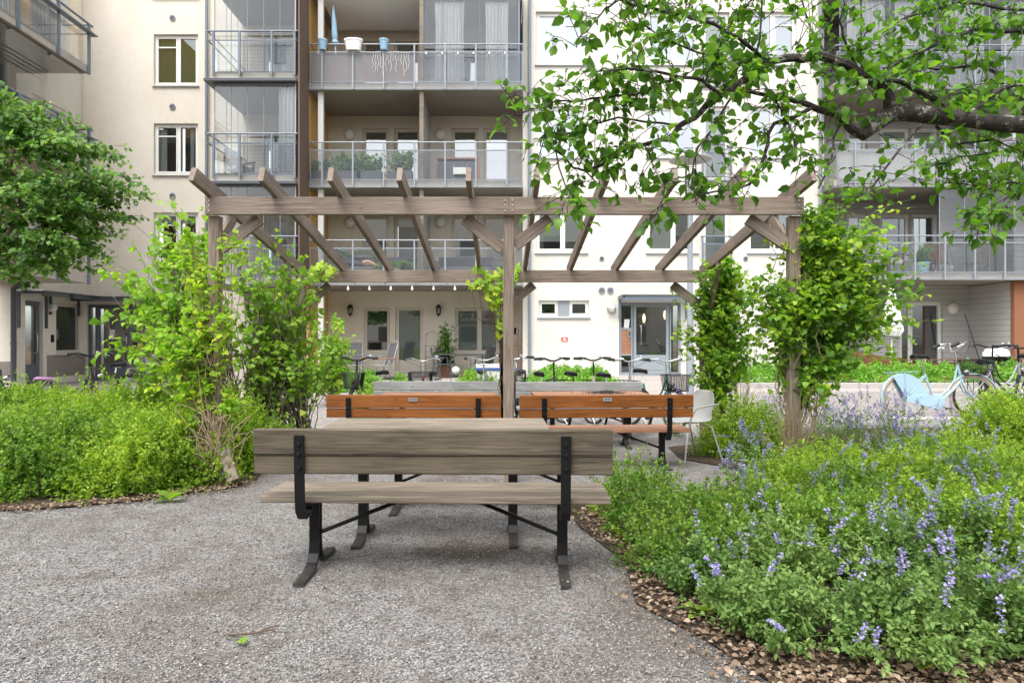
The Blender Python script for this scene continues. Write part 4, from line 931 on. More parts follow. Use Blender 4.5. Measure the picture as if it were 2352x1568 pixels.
def cagebox(x0, x1, y0, y1, z0, z1, taper=.03, nx=11, nz=8, r=.0032):
    b = MB(); 
    def c(u, v, t): 
        k = taper * (1 - t); return (x0 + k + (x1 - x0 - 2 * k) * u, y0 + k + (y1 - y0 - 2 * k) * v, z0 + (z1 - z0) * t)
    for i in range(nz + 1): t = i / nz; b.tube([c(0, 0, t), c(1, 0, t), c(1, 1, t), c(0, 1, t), c(0, 0, t)], r * (2 if i in (0, nz) else 1), 4)
    for i in range(nx + 1):
        u = i / nx
        b.tube([c(u, 0, 1), c(u, 0, 0), c(u, 1, 0), c(u, 1, 1)], r, 3); b.tube([c(0, u, 1), c(0, u, 0), c(1, u, 0), c(1, u, 1)], r, 3)
    return b
def bike(label, loc, rz, col, style='step', bar='up', steer=0, basket=None, rack=True, fend=True, tyre='rubber', lean=0, saddle='black_plain', grip='rubber', guard=False, barm='chrome', fr=.34, seatz=.86, barz=1.12, lamp=True, postm='chrome', name='bicycle', group='bicycles parked in the yard'):
    """front wheel towards +X, origin on the ground below the bottom bracket"""
    t = thing(name, label, 'bicycle', loc, rz, group); t.rotation_euler = (rad(lean), 0, rz)
    fm = metalpaint('bike_paint', col, .3, .1); R = fr; rx, fx = -.50, .60
    hd0, hd1 = Vector((.44, 0, .62)), Vector((.39, 0, .86)); bb = Vector((0, 0, .29)); st = Vector((-.15, 0, .72)); rr = Vector((rx, 0, R))
    b = MB(); b.tube([bb, st], .017, 8); b.tube([hd0 - (hd1 - hd0) * .05, hd1], .021, 10)
    if style == 'diamond': b.tube([st, hd1 - Vector((0, 0, .03))], .016, 8); b.tube([bb, hd0], .019, 8)
    elif style == 'step': b.tube([bb + Vector((-.0, 0, .0)), Vector((.12, 0, .33)), hd0], .019, 8); b.tube([bb.lerp(st, .35), Vector((.12, 0, .47)), Vector((.28, 0, .60)), hd1 - Vector((0, 0, .04))], .014, 8)
    else: b.tube([bb, Vector((.14, 0, .34)), Vector((.30, 0, .47)), hd0], .019, 8); b.tube([bb.lerp(st, .15), Vector((.08, 0, .38)), Vector((.2, 0, .46)), Vector((.33, 0, .62)), hd1 - Vector((0, 0, .03))], .014, 8)
    for s in (-1, 1): b.tube([bb + Vector((0, s * .03, 0)), rr + Vector((0, s * .055, 0))], .009, 6); b.tube([st + Vector((0, s * .02, -.03)), rr + Vector((0, s * .055, 0))], .008, 6)
    b.build('frame', fm, t, True); wheel(t, rx, R, tyre)
    if fend: fender(t, rx, R, fm if guard else M['black_plain'], rad(10), rad(200))
    cr = MB().lathe([(.09, -.05), (.095, -.045), (.09, -.04)], 20, (0, 0, .29), 'Y'); cr.tube([(0, -.05, .29), (.13, -.08, .19)], .010, 6); cr.tube([(0, .05, .29), (-.13, .08, .39)], .010, 6); cr.build('crank', M['chrome'], t, True)
    MB().box(.09, .17, -.17, -.08, .175, .2).box(-.17, -.09, .08, .17, .38, .405).build('pedals', M['rubber'], t)
    if guard:
        vs = []; 
        MB().lathe([(.001, -.075), (.05, -.073), (.11, -.068), (.125, -.058), (.125, -.045)], 24, (0, 0, .29), 'Y').add([(-.02, -.07, .40), (-.52, -.07, .375), (-.55, -.07, .34), (-.52, -.07, .305), (-.02, -.07, .18), (-.02, -.045, .40), (-.52, -.045, .375), (-.55, -.045, .34), (-.52, -.045, .305), (-.02, -.045, .18)], [(0, 4, 3, 2, 1), (5, 6, 7, 8, 9), (0, 1, 6, 5), (1, 2, 7, 6), (2, 3, 8, 7), (3, 4, 9, 8), (4, 0, 5, 9)]).build('chain_guard', fm, t)
        for s in (-1, 1):
            pts = [(rx + (R + .01) * math.cos(a), s * .045, R + (R + .01) * math.sin(a)) for a in np.linspace(rad(4), rad(118), 16)]; pts += [(rx, s * .045, R)]
            MB().add(pts, [tuple(range(len(pts)))]).build('skirt_guard', fm, t)
    sdl = MB(); prof = [(-.14, .075, .0), (-.11, .085, .018), (-.05, .075, .012), (.0, .045, .008), (.06, .028, .004), (.11, .022, .002), (.13, .012, -.008)]; vs = []
    for x, w, z in prof:
        for a in np.linspace(0, 2 * math.pi, 10, endpoint=False): vs.append((x - .19, w * math.cos(a), seatz + z + .03 * math.sin(a) * (1 if math.sin(a) > 0 else 1.3)))
    sdl.add(vs, [(i * 10 + j, i * 10 + (j + 1) % 10, i * 10 + 10 + (j + 1) % 10, i * 10 + 10 + j) for i in range(6) for j in range(10)] + [tuple(range(9, -1, -1)), tuple(range(60, 70))])
    so = sdl.build('saddle', M[saddle], t, True); MB().tube([st - Vector((-.01, 0, .05)), (-.185, 0, seatz - .03)], .012, 8).tube([(-.26, -.02, seatz - .035), (-.12, -.02, seatz - .035)], .005, 5).tube([(-.26, .02, seatz - .035), (-.12, .02, seatz - .035)], .005, 5).build('seat_post', M[postm], t, True)
    if rack:
        k_ = MB(); 
        for s in (-1, 0, 1): k_.tube([(-.78, s * .05, .74), (-.28, s * .05, .75)], .005, 5)
        k_.tube([(-.78, -.05, .74), (-.8, 0, .74), (-.78, .05, .74)], .005, 5); k_.tube([(-.5, -.05, .745), (-.5, .05, .745)], .005, 4)
        for s in (-1, 1): k_.tube([(-.72, s * .05, .74), (rx, s * .06, R)], .005, 5); k_.tube([(-.5, s * .05, .74), (rx, s * .06, R)], .005, 5)
        k_.build('rack', M['black_plain'] if not guard else fm, t)
    # steering part
    e = thing('steering', None, None, (.44, 0, 0), steer); e.parent = t
    def s_(o): return o
    mb = MB()
    for s in (-1, 1): mb.tube([(0, s * .02, .62), (0, s * .055, .56), (.05, s * .055, .45), (fx - .44, s * .055, R)], .011, 6)
    mb.tube([(-.0, 0, .6), (-.0, 0, .64)], .03, 8); fk = mb.build('fork', fm, e, True)
    MB().tube([(-.05, 0, .86), (-.075, 0, barz - .04)], .014, 8).build('stem', M[barm], e, True)
    bx = -.08
    if bar == 'up': hb = [(-.20, -.30, barz), (-.08, -.27, barz + .0), (-.0, -.18, barz + .015), (bx, -.06, barz - .03), (bx, .06, barz - .03), (-.0, .18, barz + .015), (-.08, .27, barz), (-.20, .30, barz)]
    elif bar == 'flat': hb = [(-.12, -.31, barz + .01), (-.08, -.15, barz + .02), (bx, -.04, barz - .02), (bx, .04, barz - .02), (-.08, .15, barz + .02), (-.12, .31, barz + .01)]
    else: hb = [(-.26, -.25, barz + .05), (-.15, -.25, barz + .10), (-.02, -.2, barz + .12), (bx, -.07, barz - .02), (bx, .07, barz - .02), (-.02, .2, barz + .12), (-.15, .25, barz + .10), (-.26, .25, barz + .05)]
    ho = MB().tube(hb, .014, 8).build('handlebar', M[barm], e, True)
    for s in (0, -1):
        a, c = Vector(hb[s]), Vector(hb[1 if s == 0 else -2]); d_ = (c - a).normalized(); MB().tube([a - d_ * .005, a + d_ * .125], .022, 8).build('grip', M[grip], ho, True)
        a2 = a + d_ * .15; MB().tube([a2, a2 + Vector((.05, 0, -.02)), a2 + Vector((.04, 0, -.03)) - d_ * .1], .005, 5).build('brake_lever', M['chrome'], ho)
        MB().tube([a2, a2 + Vector((.12, (-.05 if s == 0 else .05), .0)), Vector((.06, 0, barz - .12)), Vector((.03, 0, .68))], .003, 4).build('cable', M['black_plain'], e)
    MB().lathe([(.024, 0), (.026, .01), (.018, .025), (.001, .028)], 10, (hb[-2][0] + .02, hb[-2][1] - .05, barz + .03)).build('bell', M['chrome'], ho, True)
    wheel(e, fx - .44, R, tyre)
    if fend: fender(e, fx - .44, R, fm if guard else M['black_plain'], rad(-10), rad(140))
    if lamp: MB().lathe([(.001, 0), (.03, .01), (.045, .05), (.045, .07), (.001, .075)], 14, (.03, 0, .74), 'X').build('headlight', M['chrome'], e, True)
    if basket:
        m_, x0, x1, w, z0, z1 = basket; cagebox(x0, x1, -w, w, z0, z1).build('basket', M[m_], e)
    return t
M['bike_tan'] = mat('tan_tyre', (.5, .38, .24), .7); M['pink'] = mat('pink_saddle', (.55, .28, .52), .45); M['bike_grey'] = metalpaint('bike_grey', (.25, .26, .27), .35)
def bp(px, y): return (X(px, y), y, g(X(px, y), y))
bike('black city bicycle with a mesh basket parked closest to the two reclining chairs', bp(858, 10.9), rad(-118), (.03, .015, .05), 'step', 'up', .5, ('black_plain', .04, .34, .15, .66, .90), barm='black_plain')
bike('red bicycle with silver handlebar and a black mesh front basket', bp(985, 10.7), rad(-97), (.42, .02, .03), 'step', 'up', .1, ('black_plain', .04, .36, .17, .66, .93))
bike('silver bicycle with wide swept handlebar and white bag on its side', bp(1108, 10.9), rad(-85), (.45, .45, .46), 'step', 'up', 0)
bike('bicycle with black mesh basket half hidden by the middle pergola post', bp(1192, 11.0), rad(-100), (.1, .1, .11), 'step', 'flat', .2, ('black_plain', .04, .36, .16, .62, .9))
bike('black bicycle with flat handlebar just beyond the middle pergola post', bp(1252, 10.6), rad(-72), (.015, .015, .016), 'diamond', 'flat', .1, rack=False, barm='black_plain')
bike('beige bicycle with black saddle between the black and the grey ones', bp(1330, 10.7), rad(-62), (.42, .36, .27), 'step', 'flat', -.25, barm='black_plain', postm='black_plain')
bike('grey bicycle with silver seat post and round headlight', bp(1408, 10.6), rad(-58), (.22, .24, .26), 'step', 'up', -.1, seatz=.85)
bike('green bicycle with a black wire front basket by the grey entrance door', bp(1492, 10.5), rad(-62), (.0, .22, .11), 'step', 'up', -.2, ('black_plain', .04, .36, .17, .66, .9), seatz=.92, postm='white_plastic')
bike('light blue dutch bicycle with cream tyres and closed chain guard', bp(2150, 10.0), rad(4), (.36, .52, .62), 'dutch', 'high', -.15, ('black_plain', .0, .34, .17, .70, .93), tyre='bike_tan', lean=-4, guard=True, seatz=.98, barz=1.08, fr=.35)
bike('black bicycle at the frame edge behind the light blue one', bp(2330, 10.9), rad(188), (.02, .02, .022), 'step', 'up', .5, seatz=.95, barm='black_plain')
bike('grey bicycle standing between the light blue one and the black one', bp(2290, 10.6), rad(10), (.3, .3, .32), 'step', 'up', .4, rack=True, barm='black_plain')
bike('black bicycle with flat handlebar in front of the grey entrance with posted notice', bp(250, 10.7), rad(-95), (.015, .015, .015), 'diamond', 'flat', .5, rack=False, barm='black_plain', barz=1.05)
bike('small bicycle with a pink saddle behind the spirea mass', bp(140, 9.7), rad(20), (.06, .03, .06), 'step', 'flat', 0, saddle='pink', seatz=.70, barz=.52, fr=.24, rack=False)
bike('black and white mountain bicycle lying low at the yard edge by the downpipe', bp(-30, 9.6), rad(-30), (.02, .02, .02), 'diamond', 'flat', .6, rack=False, seatz=.5, barz=.62, fr=.3, barm='chrome')
bpy.data.objects['bicycle'].location.z += 0
# reflectors on blue bicycle
# ================================================================ PATIO
def recliner(label, x, y, z, rz):
    t = thing('reclining_chair', label, 'chair', (x, y, z), rz, 'reclining garden chairs')
    MB().add([(-.22, -.02, .40), (.22, -.02, .40), (.22, .42, .42), (-.22, .42, .42)], [(0, 1, 2, 3)]).build('seat', M['fab_dark'], t)
    MB().add([(-.21, .0, .42), (.21, .0, .42), (.21, -.18, 1.06), (-.21, -.18, 1.06)], [(0, 1, 2, 3)]).build('backrest', M['fab_dark'], t)
    b = MB(); b.tube([(-.23, .02, .40), (-.23, -.19, 1.08), (-.2, -.2, 1.11), (.2, -.2, 1.11), (.23, -.19, 1.08), (.23, .02, .40)], .013, 8); b.tube([(-.23, 0, .40), (-.23, .44, .41), (.23, .44, .41), (.23, 0, .40)], .013, 8); b.build('frame', M['alu'], t, True)
    for s in (-1, 1):
        MB().tube([(s * .26, .40, 0), (s * .26, .1, .60)], .012, 8).build('leg', M['alu'], t); MB().tube([(s * .26, -.25, 0), (s * .26, .2, .60)], .012, 8).build('leg', M['alu'], t)
        MB().bbox(s * .26 - .022, s * .26 + .022, -.1, .38, .60, .625).build('armrest', M['oiled_top'], t)
    return t
M['fab_dark'] = curtainmat('dark_mesh_fabric', (.13, .13, .14), 10)
pzz = .12
recliner('grey mesh reclining chair facing the viewer beside the climber', X(810, 19.2), 19.4, pzz, rad(180))
recliner('grey mesh reclining chair turned sideways in front of the patio window', X(890, 19.0), 19.2, pzz, rad(130))
def rtable(label, x, y, z, w, d, h, m='dark_rail'):
    t = thing('patio_table', label, 'table', (x, y, z)); MB().bbox(-w / 2, w / 2, -d / 2, d / 2, h - .02, h).build('table_top', M[m], t)
    for a in (-1, 1):
        for b_ in (-1, 1): MB().tube([(a * w * .42, b_ * d * .4, 0), (a * w * .42, b_ * d * .4, h - .02)], .015, 6).build('leg', M[m], t)
    return t
rtable('small grey folding table between the reclining chairs', X(855, 19.6), 19.7, pzz, .85, .5, .70, 'rail_light')
rtable('dark patio table under the wide window', X(1060, 19.6), 19.7, pzz, 1.5, .8, .72)
def pchair(label, x, y, z, rz):
    t = thing('patio_chair', label, 'chair', (x, y, z), rz, 'black patio chairs')
    MB().bbox(-.22, .22, -.2, .22, .42, .44).build('seat', M['dark_rail'], t); MB().ribbon([(-.2, .44), (-.24, .6), (-.3, .9)], -.2, .2, .015).build('backrest', M['dark_rail'], t)
    for a in (-1, 1):
        MB().tube([(a * .21, .2, 0), (a * .21, .18, .63), (a * .21, -.22, .63)], .012, 6).build('leg', M['dark_rail'], t); MB().tube([(a * .21, -.28, 0), (a * .21, -.2, .45), (a * .21, -.3, .92)], .012, 6).build('leg', M['dark_rail'], t)
    return t
pchair('black patio chair at the end of the dark table by the shelf', X(1012, 19.4), 19.5, pzz, rad(-80)); pchair('black patio chair behind the shelf-side one at the dark table', X(1025, 19.9), 20.0, pzz, rad(-70))
pchair('black patio chair turned to the wide window end of the table', X(1100, 19.4), 19.4, pzz, rad(75)); pchair('black patio chair closest to the middle post at the table', X(1112, 19.8), 19.9, pzz, rad(65))
sh = thing('plant_shelf', 'wrought black wire shelf beside the patio door', 'shelf', (X(992, 20.5), 20.5, pzz))
for z in (.25, .6, .95): MB().box(-.2, .2, -.12, .12, z, z + .01).build('shelf_board', M['dark_rail'], sh)
b = MB(); [b.tube([(a, c, 0), (a, c, 1.35 if c > 0 else 1.0)], .007, 5) for a in (-.2, .2) for c in (-.12, .12)]; b.tube([(-.2, .12, 1.3), (-.1, .12, 1.38), (0, .12, 1.42), (.1, .12, 1.38), (.2, .12, 1.3)], .006, 5); b.build('frame', M['dark_rail'], sh)
o = MB().lathe([(.001, -.085)] + [(.09 * math.sin(a), -.085 * math.cos(a)) for a in np.linspace(.2, 2.94, 12)] + [(.001, .085)], 20, (0, 0, 0)).build('paper_lantern', M['white_plastic'], None, True, (X(1047, 15), 15, Z(850, 15))); tag(o, 'white ribbed paper lantern hanging on a hook in the bed', 'lantern'); 
for i in range(4): pass
o = MB().tube([(0, 0, 0), (0, 0, 1.5), (.05, 0, 1.58), (.12, 0, 1.55), (.14, 0, 1.48)], .008, 6).build('hook_stake', M['dark_rail'], None, True, (X(1036, 15.02), 15.02, .1)); tag(o, 'thin bent iron stake carrying the paper lantern', 'stake')
o = MB().add([(-.3, -.12, 0), (.3, -.12, 0), (.3, .12, 0), (-.3, .12, 0), (-.36, -.14, .36), (.36, -.14, .36), (.36, .14, .36), (-.36, .14, .36)], [(0, 3, 2, 1), (0, 1, 5, 4), (1, 2, 6, 5), (2, 3, 7, 6), (3, 0, 4, 7)]).build('shopping_bag', M['white_plastic'], None, False, (X(1140, 11.3), 11.4, g(0, 11.3) + .62)); tag(o, 'white and blue woven bag hung behind the silver bicycle', 'bag')
MB().box(-.37, .37, -.148, -.143, .26, .30).build('blue_stripe', mat('bag_blue', (.05, .12, .4), .6), o)
# wall-side shelf with pots at the recess edge
ws = thing('potting_shelf', 'slim wooden shelf with black pots beside the white wall edge', 'shelf', (X(1175, 20), 20.2, pzz))
for z in (.5, .95, 1.3): MB().box(-.25, .2, -.15, .15, z, z + .02).build('shelf_board', M['oiled_top'], ws)
for a in (-.24, .19): MB().box(a, a + .03, -.14, .14, 0, 1.5).build('side', M['oiled_top'], ws)
o = MB().lathe([(.001, 0), (.09, 0), (.12, .2)], 14).build('plant_pot', M['black_plain'], None, True, (X(1178, 20), 20.15, pzz + 1.32)); tag(o, 'black pot on the top board of the slim wooden shelf', 'pot')
# string lights along the slab edge
sl = thing('string_lights', 'string of clear bulbs hanging along the ground-floor ceiling edge', 'string lights', (0, 0, 0))
MB().tube([(X(p, DF - .02), DF - .03, Z(657 + (2.5 if i % 2 else 0), DF)) for i, p in enumerate(range(775, 1120, 24))], .006, 5).build('cable', M['black_plain'], sl)
for p in range(800, 1110, 49): MB().lathe([(.02, .05), (.022, .0), (.04, -.04), (.03, -.08), (.001, -.09)], 10, (X(p, DF), DF - .03, Z(660, DF))).build('bulb', M['white_plastic'], sl, True)
sl2 = thing('icicle_lights', 'white icicle lights dangling over the brown balcony windbreak', 'string lights')
b = MB(); rr = random.Random(3)
for i in range(15):
    x0 = X(858 + 82 * i / 14 * 1.0 - 0 * i, DF); ln = rr.choice([.25, .45, .7, .35, .55]); pts = [(x0 + .02 * math.sin(j * 2 + i), DF - .09, cz(3) + 1.05 - ln * j / 5) for j in range(6)]; b.tube(pts, .005, 4)
b.tube([(X(750 + 200 * i / 10, DF), DF - .09, cz(3) + 1.07 - .03 * (i % 2)) for i in range(11)], .005, 4); b.build('cable', M['white_plastic'], sl2)
sl3 = thing('bulb_string', 'dark cable of round bulbs looped along the third-floor railing with curtains', 'string lights')
MB().tube([(X(980 + 18 * i, DF), DF - .08, cz(3) + 1.06 - (.09 if i % 2 else 0)) for i in range(12)], .005, 4).build('cable', M['black_plain'], sl3)
for i in range(6): MB().lathe([(.015, .03), (.035, -.03), (.001, -.06)], 8, (X(980 + 36 * i, DF), DF - .08, cz(3) + 1.03)).build('bulb', M['white_plastic'], sl3, True)
# ---- balcony belongings
def pot(label, x, y, z, r0, r1, h, m, ov=1, nm='flower_pot'):
    t = MB().lathe([(.001, 0), (r0, 0), (r1 * .96, h * .82), (r1 * 1.03, h * .84), (r1 * 1.03, h), (r1 * .93, h), (r1 * .9, h * .9)], 18, sx=ov).build(nm, M[m], None, True, (x, y, z)); return tag(t, label, 'pot')
yb = DF - .07; f3 = cz(3) + .2
pot('light blue pot clipped on the third-floor rail beside the folded blue parasol', X(741, yb), yb, Z(116, yb), .10, .14, .3, 'blue_plastic')
pot('white oval planter clipped on the third-floor rail between two blue pots', X(812, yb), yb, Z(117, yb), .11, .145, .32, 'white_plastic', 1.85)
pot('light blue pot clipped on the third-floor rail right of the white planter', X(882, yb), yb, Z(116, yb), .10, .14, .3, 'blue_plastic')
um = thing('parasol', 'closed light blue parasol leaning on the third-floor balcony', 'parasol', (X(775, 19), 19.0, f3), 0); um.rotation_euler = (0, rad(-3), 0)
MB().tube([(0, 0, .6), (0, 0, 2.35)], .015, 6).build('pole', M['white_plastic'], um); MB().lathe([(.02, 1.15), (.11, 1.25), (.07, 1.35), (.09, 1.45), (.07, 1.9), (.03, 2.25), (.001, 2.33)], 9).build('canopy', M['blue_plastic'], um)
um = thing('parasol', 'closed white parasol with grey stripes on the grey-clad patio', 'parasol', (X(2048, 18.2), 18.2, .1)); MB().tube([(0, 0, 0), (0, 0, 2.7)], .02, 8).lathe([(.04, 2.7), (.05, 2.75), (.001, 2.8)], 10).build('pole', M['white_plastic'], um)
vs = []; n_ = 20
for z, r in ((1.45, .26), (1.3, .20), (1.6, .25), (2.0, .17), (2.4, .09), (2.66, .03)): vs.append((r, z))
m_ = MB(); prof = [(1.28, .17), (1.42, .24), (1.7, .21), (2.1, .14), (2.5, .07), (2.68, .02)]
for z, r in prof:
    for j in range(24): a = j * math.pi / 12; q = r * (1 + .25 * (1 if j % 3 == 0 else -.3)); m_.v.append((q * math.cos(a), q * math.sin(a), z))
m_.f = [(i * 24 + j, i * 24 + (j + 1) % 24, i * 24 + 24 + (j + 1) % 24, i * 24 + 24 + j) for i in range(5) for j in range(24)]; m_.build('canopy', M['curtain'], um)
# armchair in glazed balcony 2
def armchair(label, x, y, z, rz, m='teak', cush='curtain_beige', group='wooden balcony chairs'):
    t = thing('armchair', label, 'chair', (x, y, z), rz, group)
    for a in (-1, 1):
        for yy, hh in ((-.28, .85), (.26, .6)): MB().box(a * .28 - .025, a * .28 + .025, yy - .025, yy + .025, 0, hh).build('leg', M[m], t)
        MB().box(a * .28 - .04, a * .28 + .04, -.3, .32, .6, .63).build('armrest', M[m], t)
    MB().bbox(-.26, .26, -.26, .28, .32, .44, .03).build('seat', M[cush], t); MB().ribbon([(-.24, .42), (-.3, .65), (-.4, 1.0)], -.24, .24, .08).build('backrest', M[cush], t); return t
armchair('wooden armchair with pale cushions in the glazed second-floor balcony', X(550, 19), 19.0, cz(2) + .2, rad(-120))
armchair('white cushioned armchair on the grey-clad first-floor balcony', X(2040, 19.4), 19.4, 3.2, rad(200), 'dark_wood', 'curtain_beige')
o = MB().box(-.45, .45, -.02, .02, 0, .75).box(-.5, .5, -.12, .12, .75, .8); t = thing('balcony_cabinet', 'pale wooden side table with dark woven front on the second-floor balcony', 'cabinet', (X(1052, 19.8), 19.8, cz(2) + .2))
MB().bbox(-.66, .66, -.2, .2, .86, .91).box(-.66, -.6, -.19, .19, 0, .86).box(.6, .66, -.19, .19, 0, .86).build('frame', M['oiled_top'], t); MB().box(-.6, .6, -.16, .16, .03, .8).build('woven_front', M['dark_rail'], t)
t = thing('folding_chair', 'white and black folding chair in front of the pale wooden cabinet', 'chair', (X(1058, 19.2), 19.2, cz(2) + .2)); MB().bbox(-.22, .22, -.02, .02, .3, .5).build('backrest', M['white_plastic'], t); MB().bbox(-.2, .2, 0, .3, .28, .3).build('seat', M['black_plain'], t)
for a in (-.2, .2): MB().tube([(a, -.02, .6), (a, .2, 0)], .012, 6).tube([(a, .25, .3), (a, -.1, 0)], .012, 6).build('leg', M['alu'], t)
for i, (p, l_, lab) in enumerate(((735, .45, 'dark planter box at the clapboard end of the second-floor balcony'), (800, .55, 'dark planter box with tomato plants on the second-floor balcony'), (850, .5, 'dark planter box in the middle of the second-floor balcony'), (920, .5, 'dark planter box with silvery flowers near the balcony divider'))):
    o = MB().bbox(-l_ / 2 - .1, l_ / 2 + .1, -.14, .14, 0, .32).build('planter_box', M['dark_rail'], None, False, (X(p, 19), 19.0, cz(2) + .2)); tag(o, lab, 'planter')
def sofa(label, x, y, z, w, m, rz=0):
    t = thing('sofa', label, 'sofa', (x, y, z), rz); MB().bbox(-w / 2, w / 2, -.35, .35, .1, .42, .04).build('seat', M[m], t); MB().bbox(-w / 2, w / 2, .25, .4, .42, .78, .04).build('backrest', M[m], t)
    for s in (-1, 1): MB().bbox(s * w / 2 - .06, s * w / 2 + .06, -.35, .35, .1, .6, .03).build('armrest', M[m], t)
    return t
M['grey_fab'] = curtainmat('grey_fabric', (.16, .16, .175), 8)
sofa('low grey outdoor sofa with a resting person on the first-floor balcony', X(850, 19.7), 19.8, cz(1) + .2, 2.1, 'grey_fab'); sofa('dark woven sofa on the first-floor balcony by the green-blind window', X(1070, 19.7), 19.9, cz(1) + .2, 1.7, 'fab_dark')
# resting person: one skinned body
def person(label, joints, edges, radii, loc, rz, mats_):
    me = bpy.data.meshes.new('person'); me.from_pydata(joints, edges, []); o = bpy.data.objects.new('person', me); C.objects.link(o); o.location = loc; o.rotation_euler = (0, 0, rz)
    md = o.modifiers.new('skin', 'SKIN'); s2 = o.modifiers.new('sub', 'SUBSURF'); s2.levels = s2.render_levels = 2
    for i, r in enumerate(radii): me.skin_vertices[0].data[i].radius = (r, r)
    me.skin_vertices[0].data[0].use_root = True; me.materials.append(mats_); return tag(o, label, 'person')
M['skin'] = mat('skin', (.55, .32, .22), .5); k = N(M['skin']); t_ = k.n('ShaderNodeTexCoord'); sx = k.n('ShaderNodeSeparateXYZ'); k.l(t_.outputs['Object'], sx.inputs[0])
k.base(k.mix((.06, .06, .07), (.55, .32, .22), k.ramp(k.math('MULTIPLY', k.math('ADD', sx.outputs['X'], 1.0), .5), [(.62, (0, 0, 0)), (.63, (1, 1, 1)), ])))
J = [(0, 0, .05), (-.18, 0, .14), (-.38, 0, .28), (-.5, 0, .38), (-.56, 0, .44), (-.6, 0, .52), (-.62, 0, .6), (.25, -.1, .12), (.42, -.1, .17), (.62, -.1, .06), (.82, -.1, 0), (.86, -.1, .06), (.25, .1, .06), (.42, .1, .09), (.64, .1, .03), (.84, .1, 0), (.87, .1, .08), (-.42, -.2, .26), (-.24, -.24, .12), (-.05, -.2, .12), (-.42, .2, .26), (-.24, .24, .1), (-.05, .2, .1)]
E = [(0, 1), (1, 2), (2, 3), (3, 4), (4, 5), (5, 6), (0, 7), (7, 8), (8, 9), (9, 10), (10, 11), (0, 12), (12, 13), (13, 14), (14, 15), (15, 16), (3, 17), (17, 18), (18, 19), (3, 20), (20, 21), (21, 22)]
Rr = [.13, .12, .14, .09, .05, .09, .08, .08, .06, .055, .035, .03, .08, .06, .055, .035, .03, .05, .035, .025, .05, .035, .025]
person('person in dark clothes lying on the grey balcony sofa with bare lower legs', J, E, Rr, (X(815, 19.6), 19.65, cz(1) + .62), 0, M['skin'])
# ---- grey-clad patio at the frame edge
dk = thing('timber_planter', 'low brown timber plank enclosure in front of the grey-clad patio', 'planter', (0, 0, 0))
yk = 17.4
for i in range(4): board('plank', (X(2071, yk), yk, .22 + .13 * i), (X(2205, yk), yk, .22 + .13 * i), .03, .12, M['red_wood'], dk)
board('plank', (X(2069, yk), yk, .74 - .0), (X(2207, yk), yk, .74), .12, .03, M['red_wood'], dk)
for i in range(6): board('plank', (X(1880, yk), yk + .1, .2 + .17 * i), (X(2068, yk), yk + .05, .2 + .12 * i + (.0 if i < 4 else -.1)), .03, .14, M['red_wood'], dk)
for p in (2069, 2206, 1890): MB().box(X(p, yk) - .05, X(p, yk) + .05, yk + .03, yk + .12, .05, .80).build('post', M['red_wood'], dk)
gr = thing('barbecue_grill', 'white-lidded gas grill on a grey stand beside the slatted screen', 'grill', (X(2288, 18), 18.0, .1), rad(5))
MB().lathe([(.36, .72), (.345, .82), (.27, .92), (.12, .96), (.001, .965)], 20, sx=1, sy=.72).build('lid', M['white_plastic'], gr, True); MB().lathe([(.05, .52), (.25, .56), (.36, .66), (.38, .715), (.001, .716)], 20, sx=1, sy=.72).build('bowl', M['black_plain'], gr, True)
MB().tube([(-.3, -.32, .78), (-.22, -.38, .72), (.1, -.38, .72), (.2, -.32, .76)], .016, 8).build('handle', M['dark_rail'], gr, True)
for a in (-.26, .26): MB().add([(a - .12, -.2, 0), (a + .12, -.2, 0), (a + .12, .2, 0), (a - .12, .2, 0), (a * .8 - .06, -.16, .56), (a * .8 + .06, -.16, .56), (a * .8 + .06, .16, .56), (a * .8 - .06, .16, .56)], [(0, 3, 2, 1), (4, 5, 6, 7), (0, 1, 5, 4), (1, 2, 6, 5), (2, 3, 7, 6), (3, 0, 4, 7)]).build('stand', M['rail_light'], gr)
o = MB().tube([(X(2226, 20), 20.2, 2.1), (X(2262, 20), 20.0, .15)], .018, 6).build('broom_handle', M['dark_rail'], None, True); tag(o, 'dark pole leaning on the grey clapboards behind the grill', 'pole')
# folding teak chairs behind glass
for p, lab in ((2140, 'reddish slatted folding chair leaning by the balcony plant on the first floor'), (2160, 'reddish slatted table folded behind the balcony railing'), (2255, 'reddish slatted folding chair behind the glazed end of the balcony')):
    t = thing('folding_chair', lab, 'chair', (X(p, 19.7), 19.7, 3.2), rad(10), 'reddish folding furniture'); 
    for i in range(7): MB().box(-.26 + .078 * i, -.20 + .078 * i, -.02 - 0 * i, .01, .35, .95).build('slat', M['teak'], t)
    for a in (-.28, .27): MB().tube([(a, -.02, 1.0), (a + .05, -.2, 0)], .018, 5).tube([(a, .1, .4), (a, .3, 0)], .018, 5).build('leg', M['teak'], t)
    MB().box(-.28, .28, -.02, .35, .38, .41).build('seat', M['teak'], t)
# slatted bench and screen by the left entrance
t = thing('slatted_bench', 'weathered slatted bench against the cream wall behind the lilac', 'bench', (X(400, 19.6), 19.6, .02))
for i in range(6): MB().box(-1.1, 1.1, -.012, .012, .45 + .09 * i, .50 + .09 * i).build('back_slat', M['bench_silver'], t)
for i in range(4): MB().box(-1.1, 1.1, -.55 + .12 * i, -.45 + .12 * i, .40, .43).build('seat_slat', M['bench_silver'], t)
for a in (-1.08, 0, 1.08): MB().box(a - .04, a + .04, -.55, .04, 0, .40).build('leg', M['bench_silver'], t); MB().box(a - .03, a + .03, .014, .05, .4, 1.0).build('post', M['bench_silver'], t)
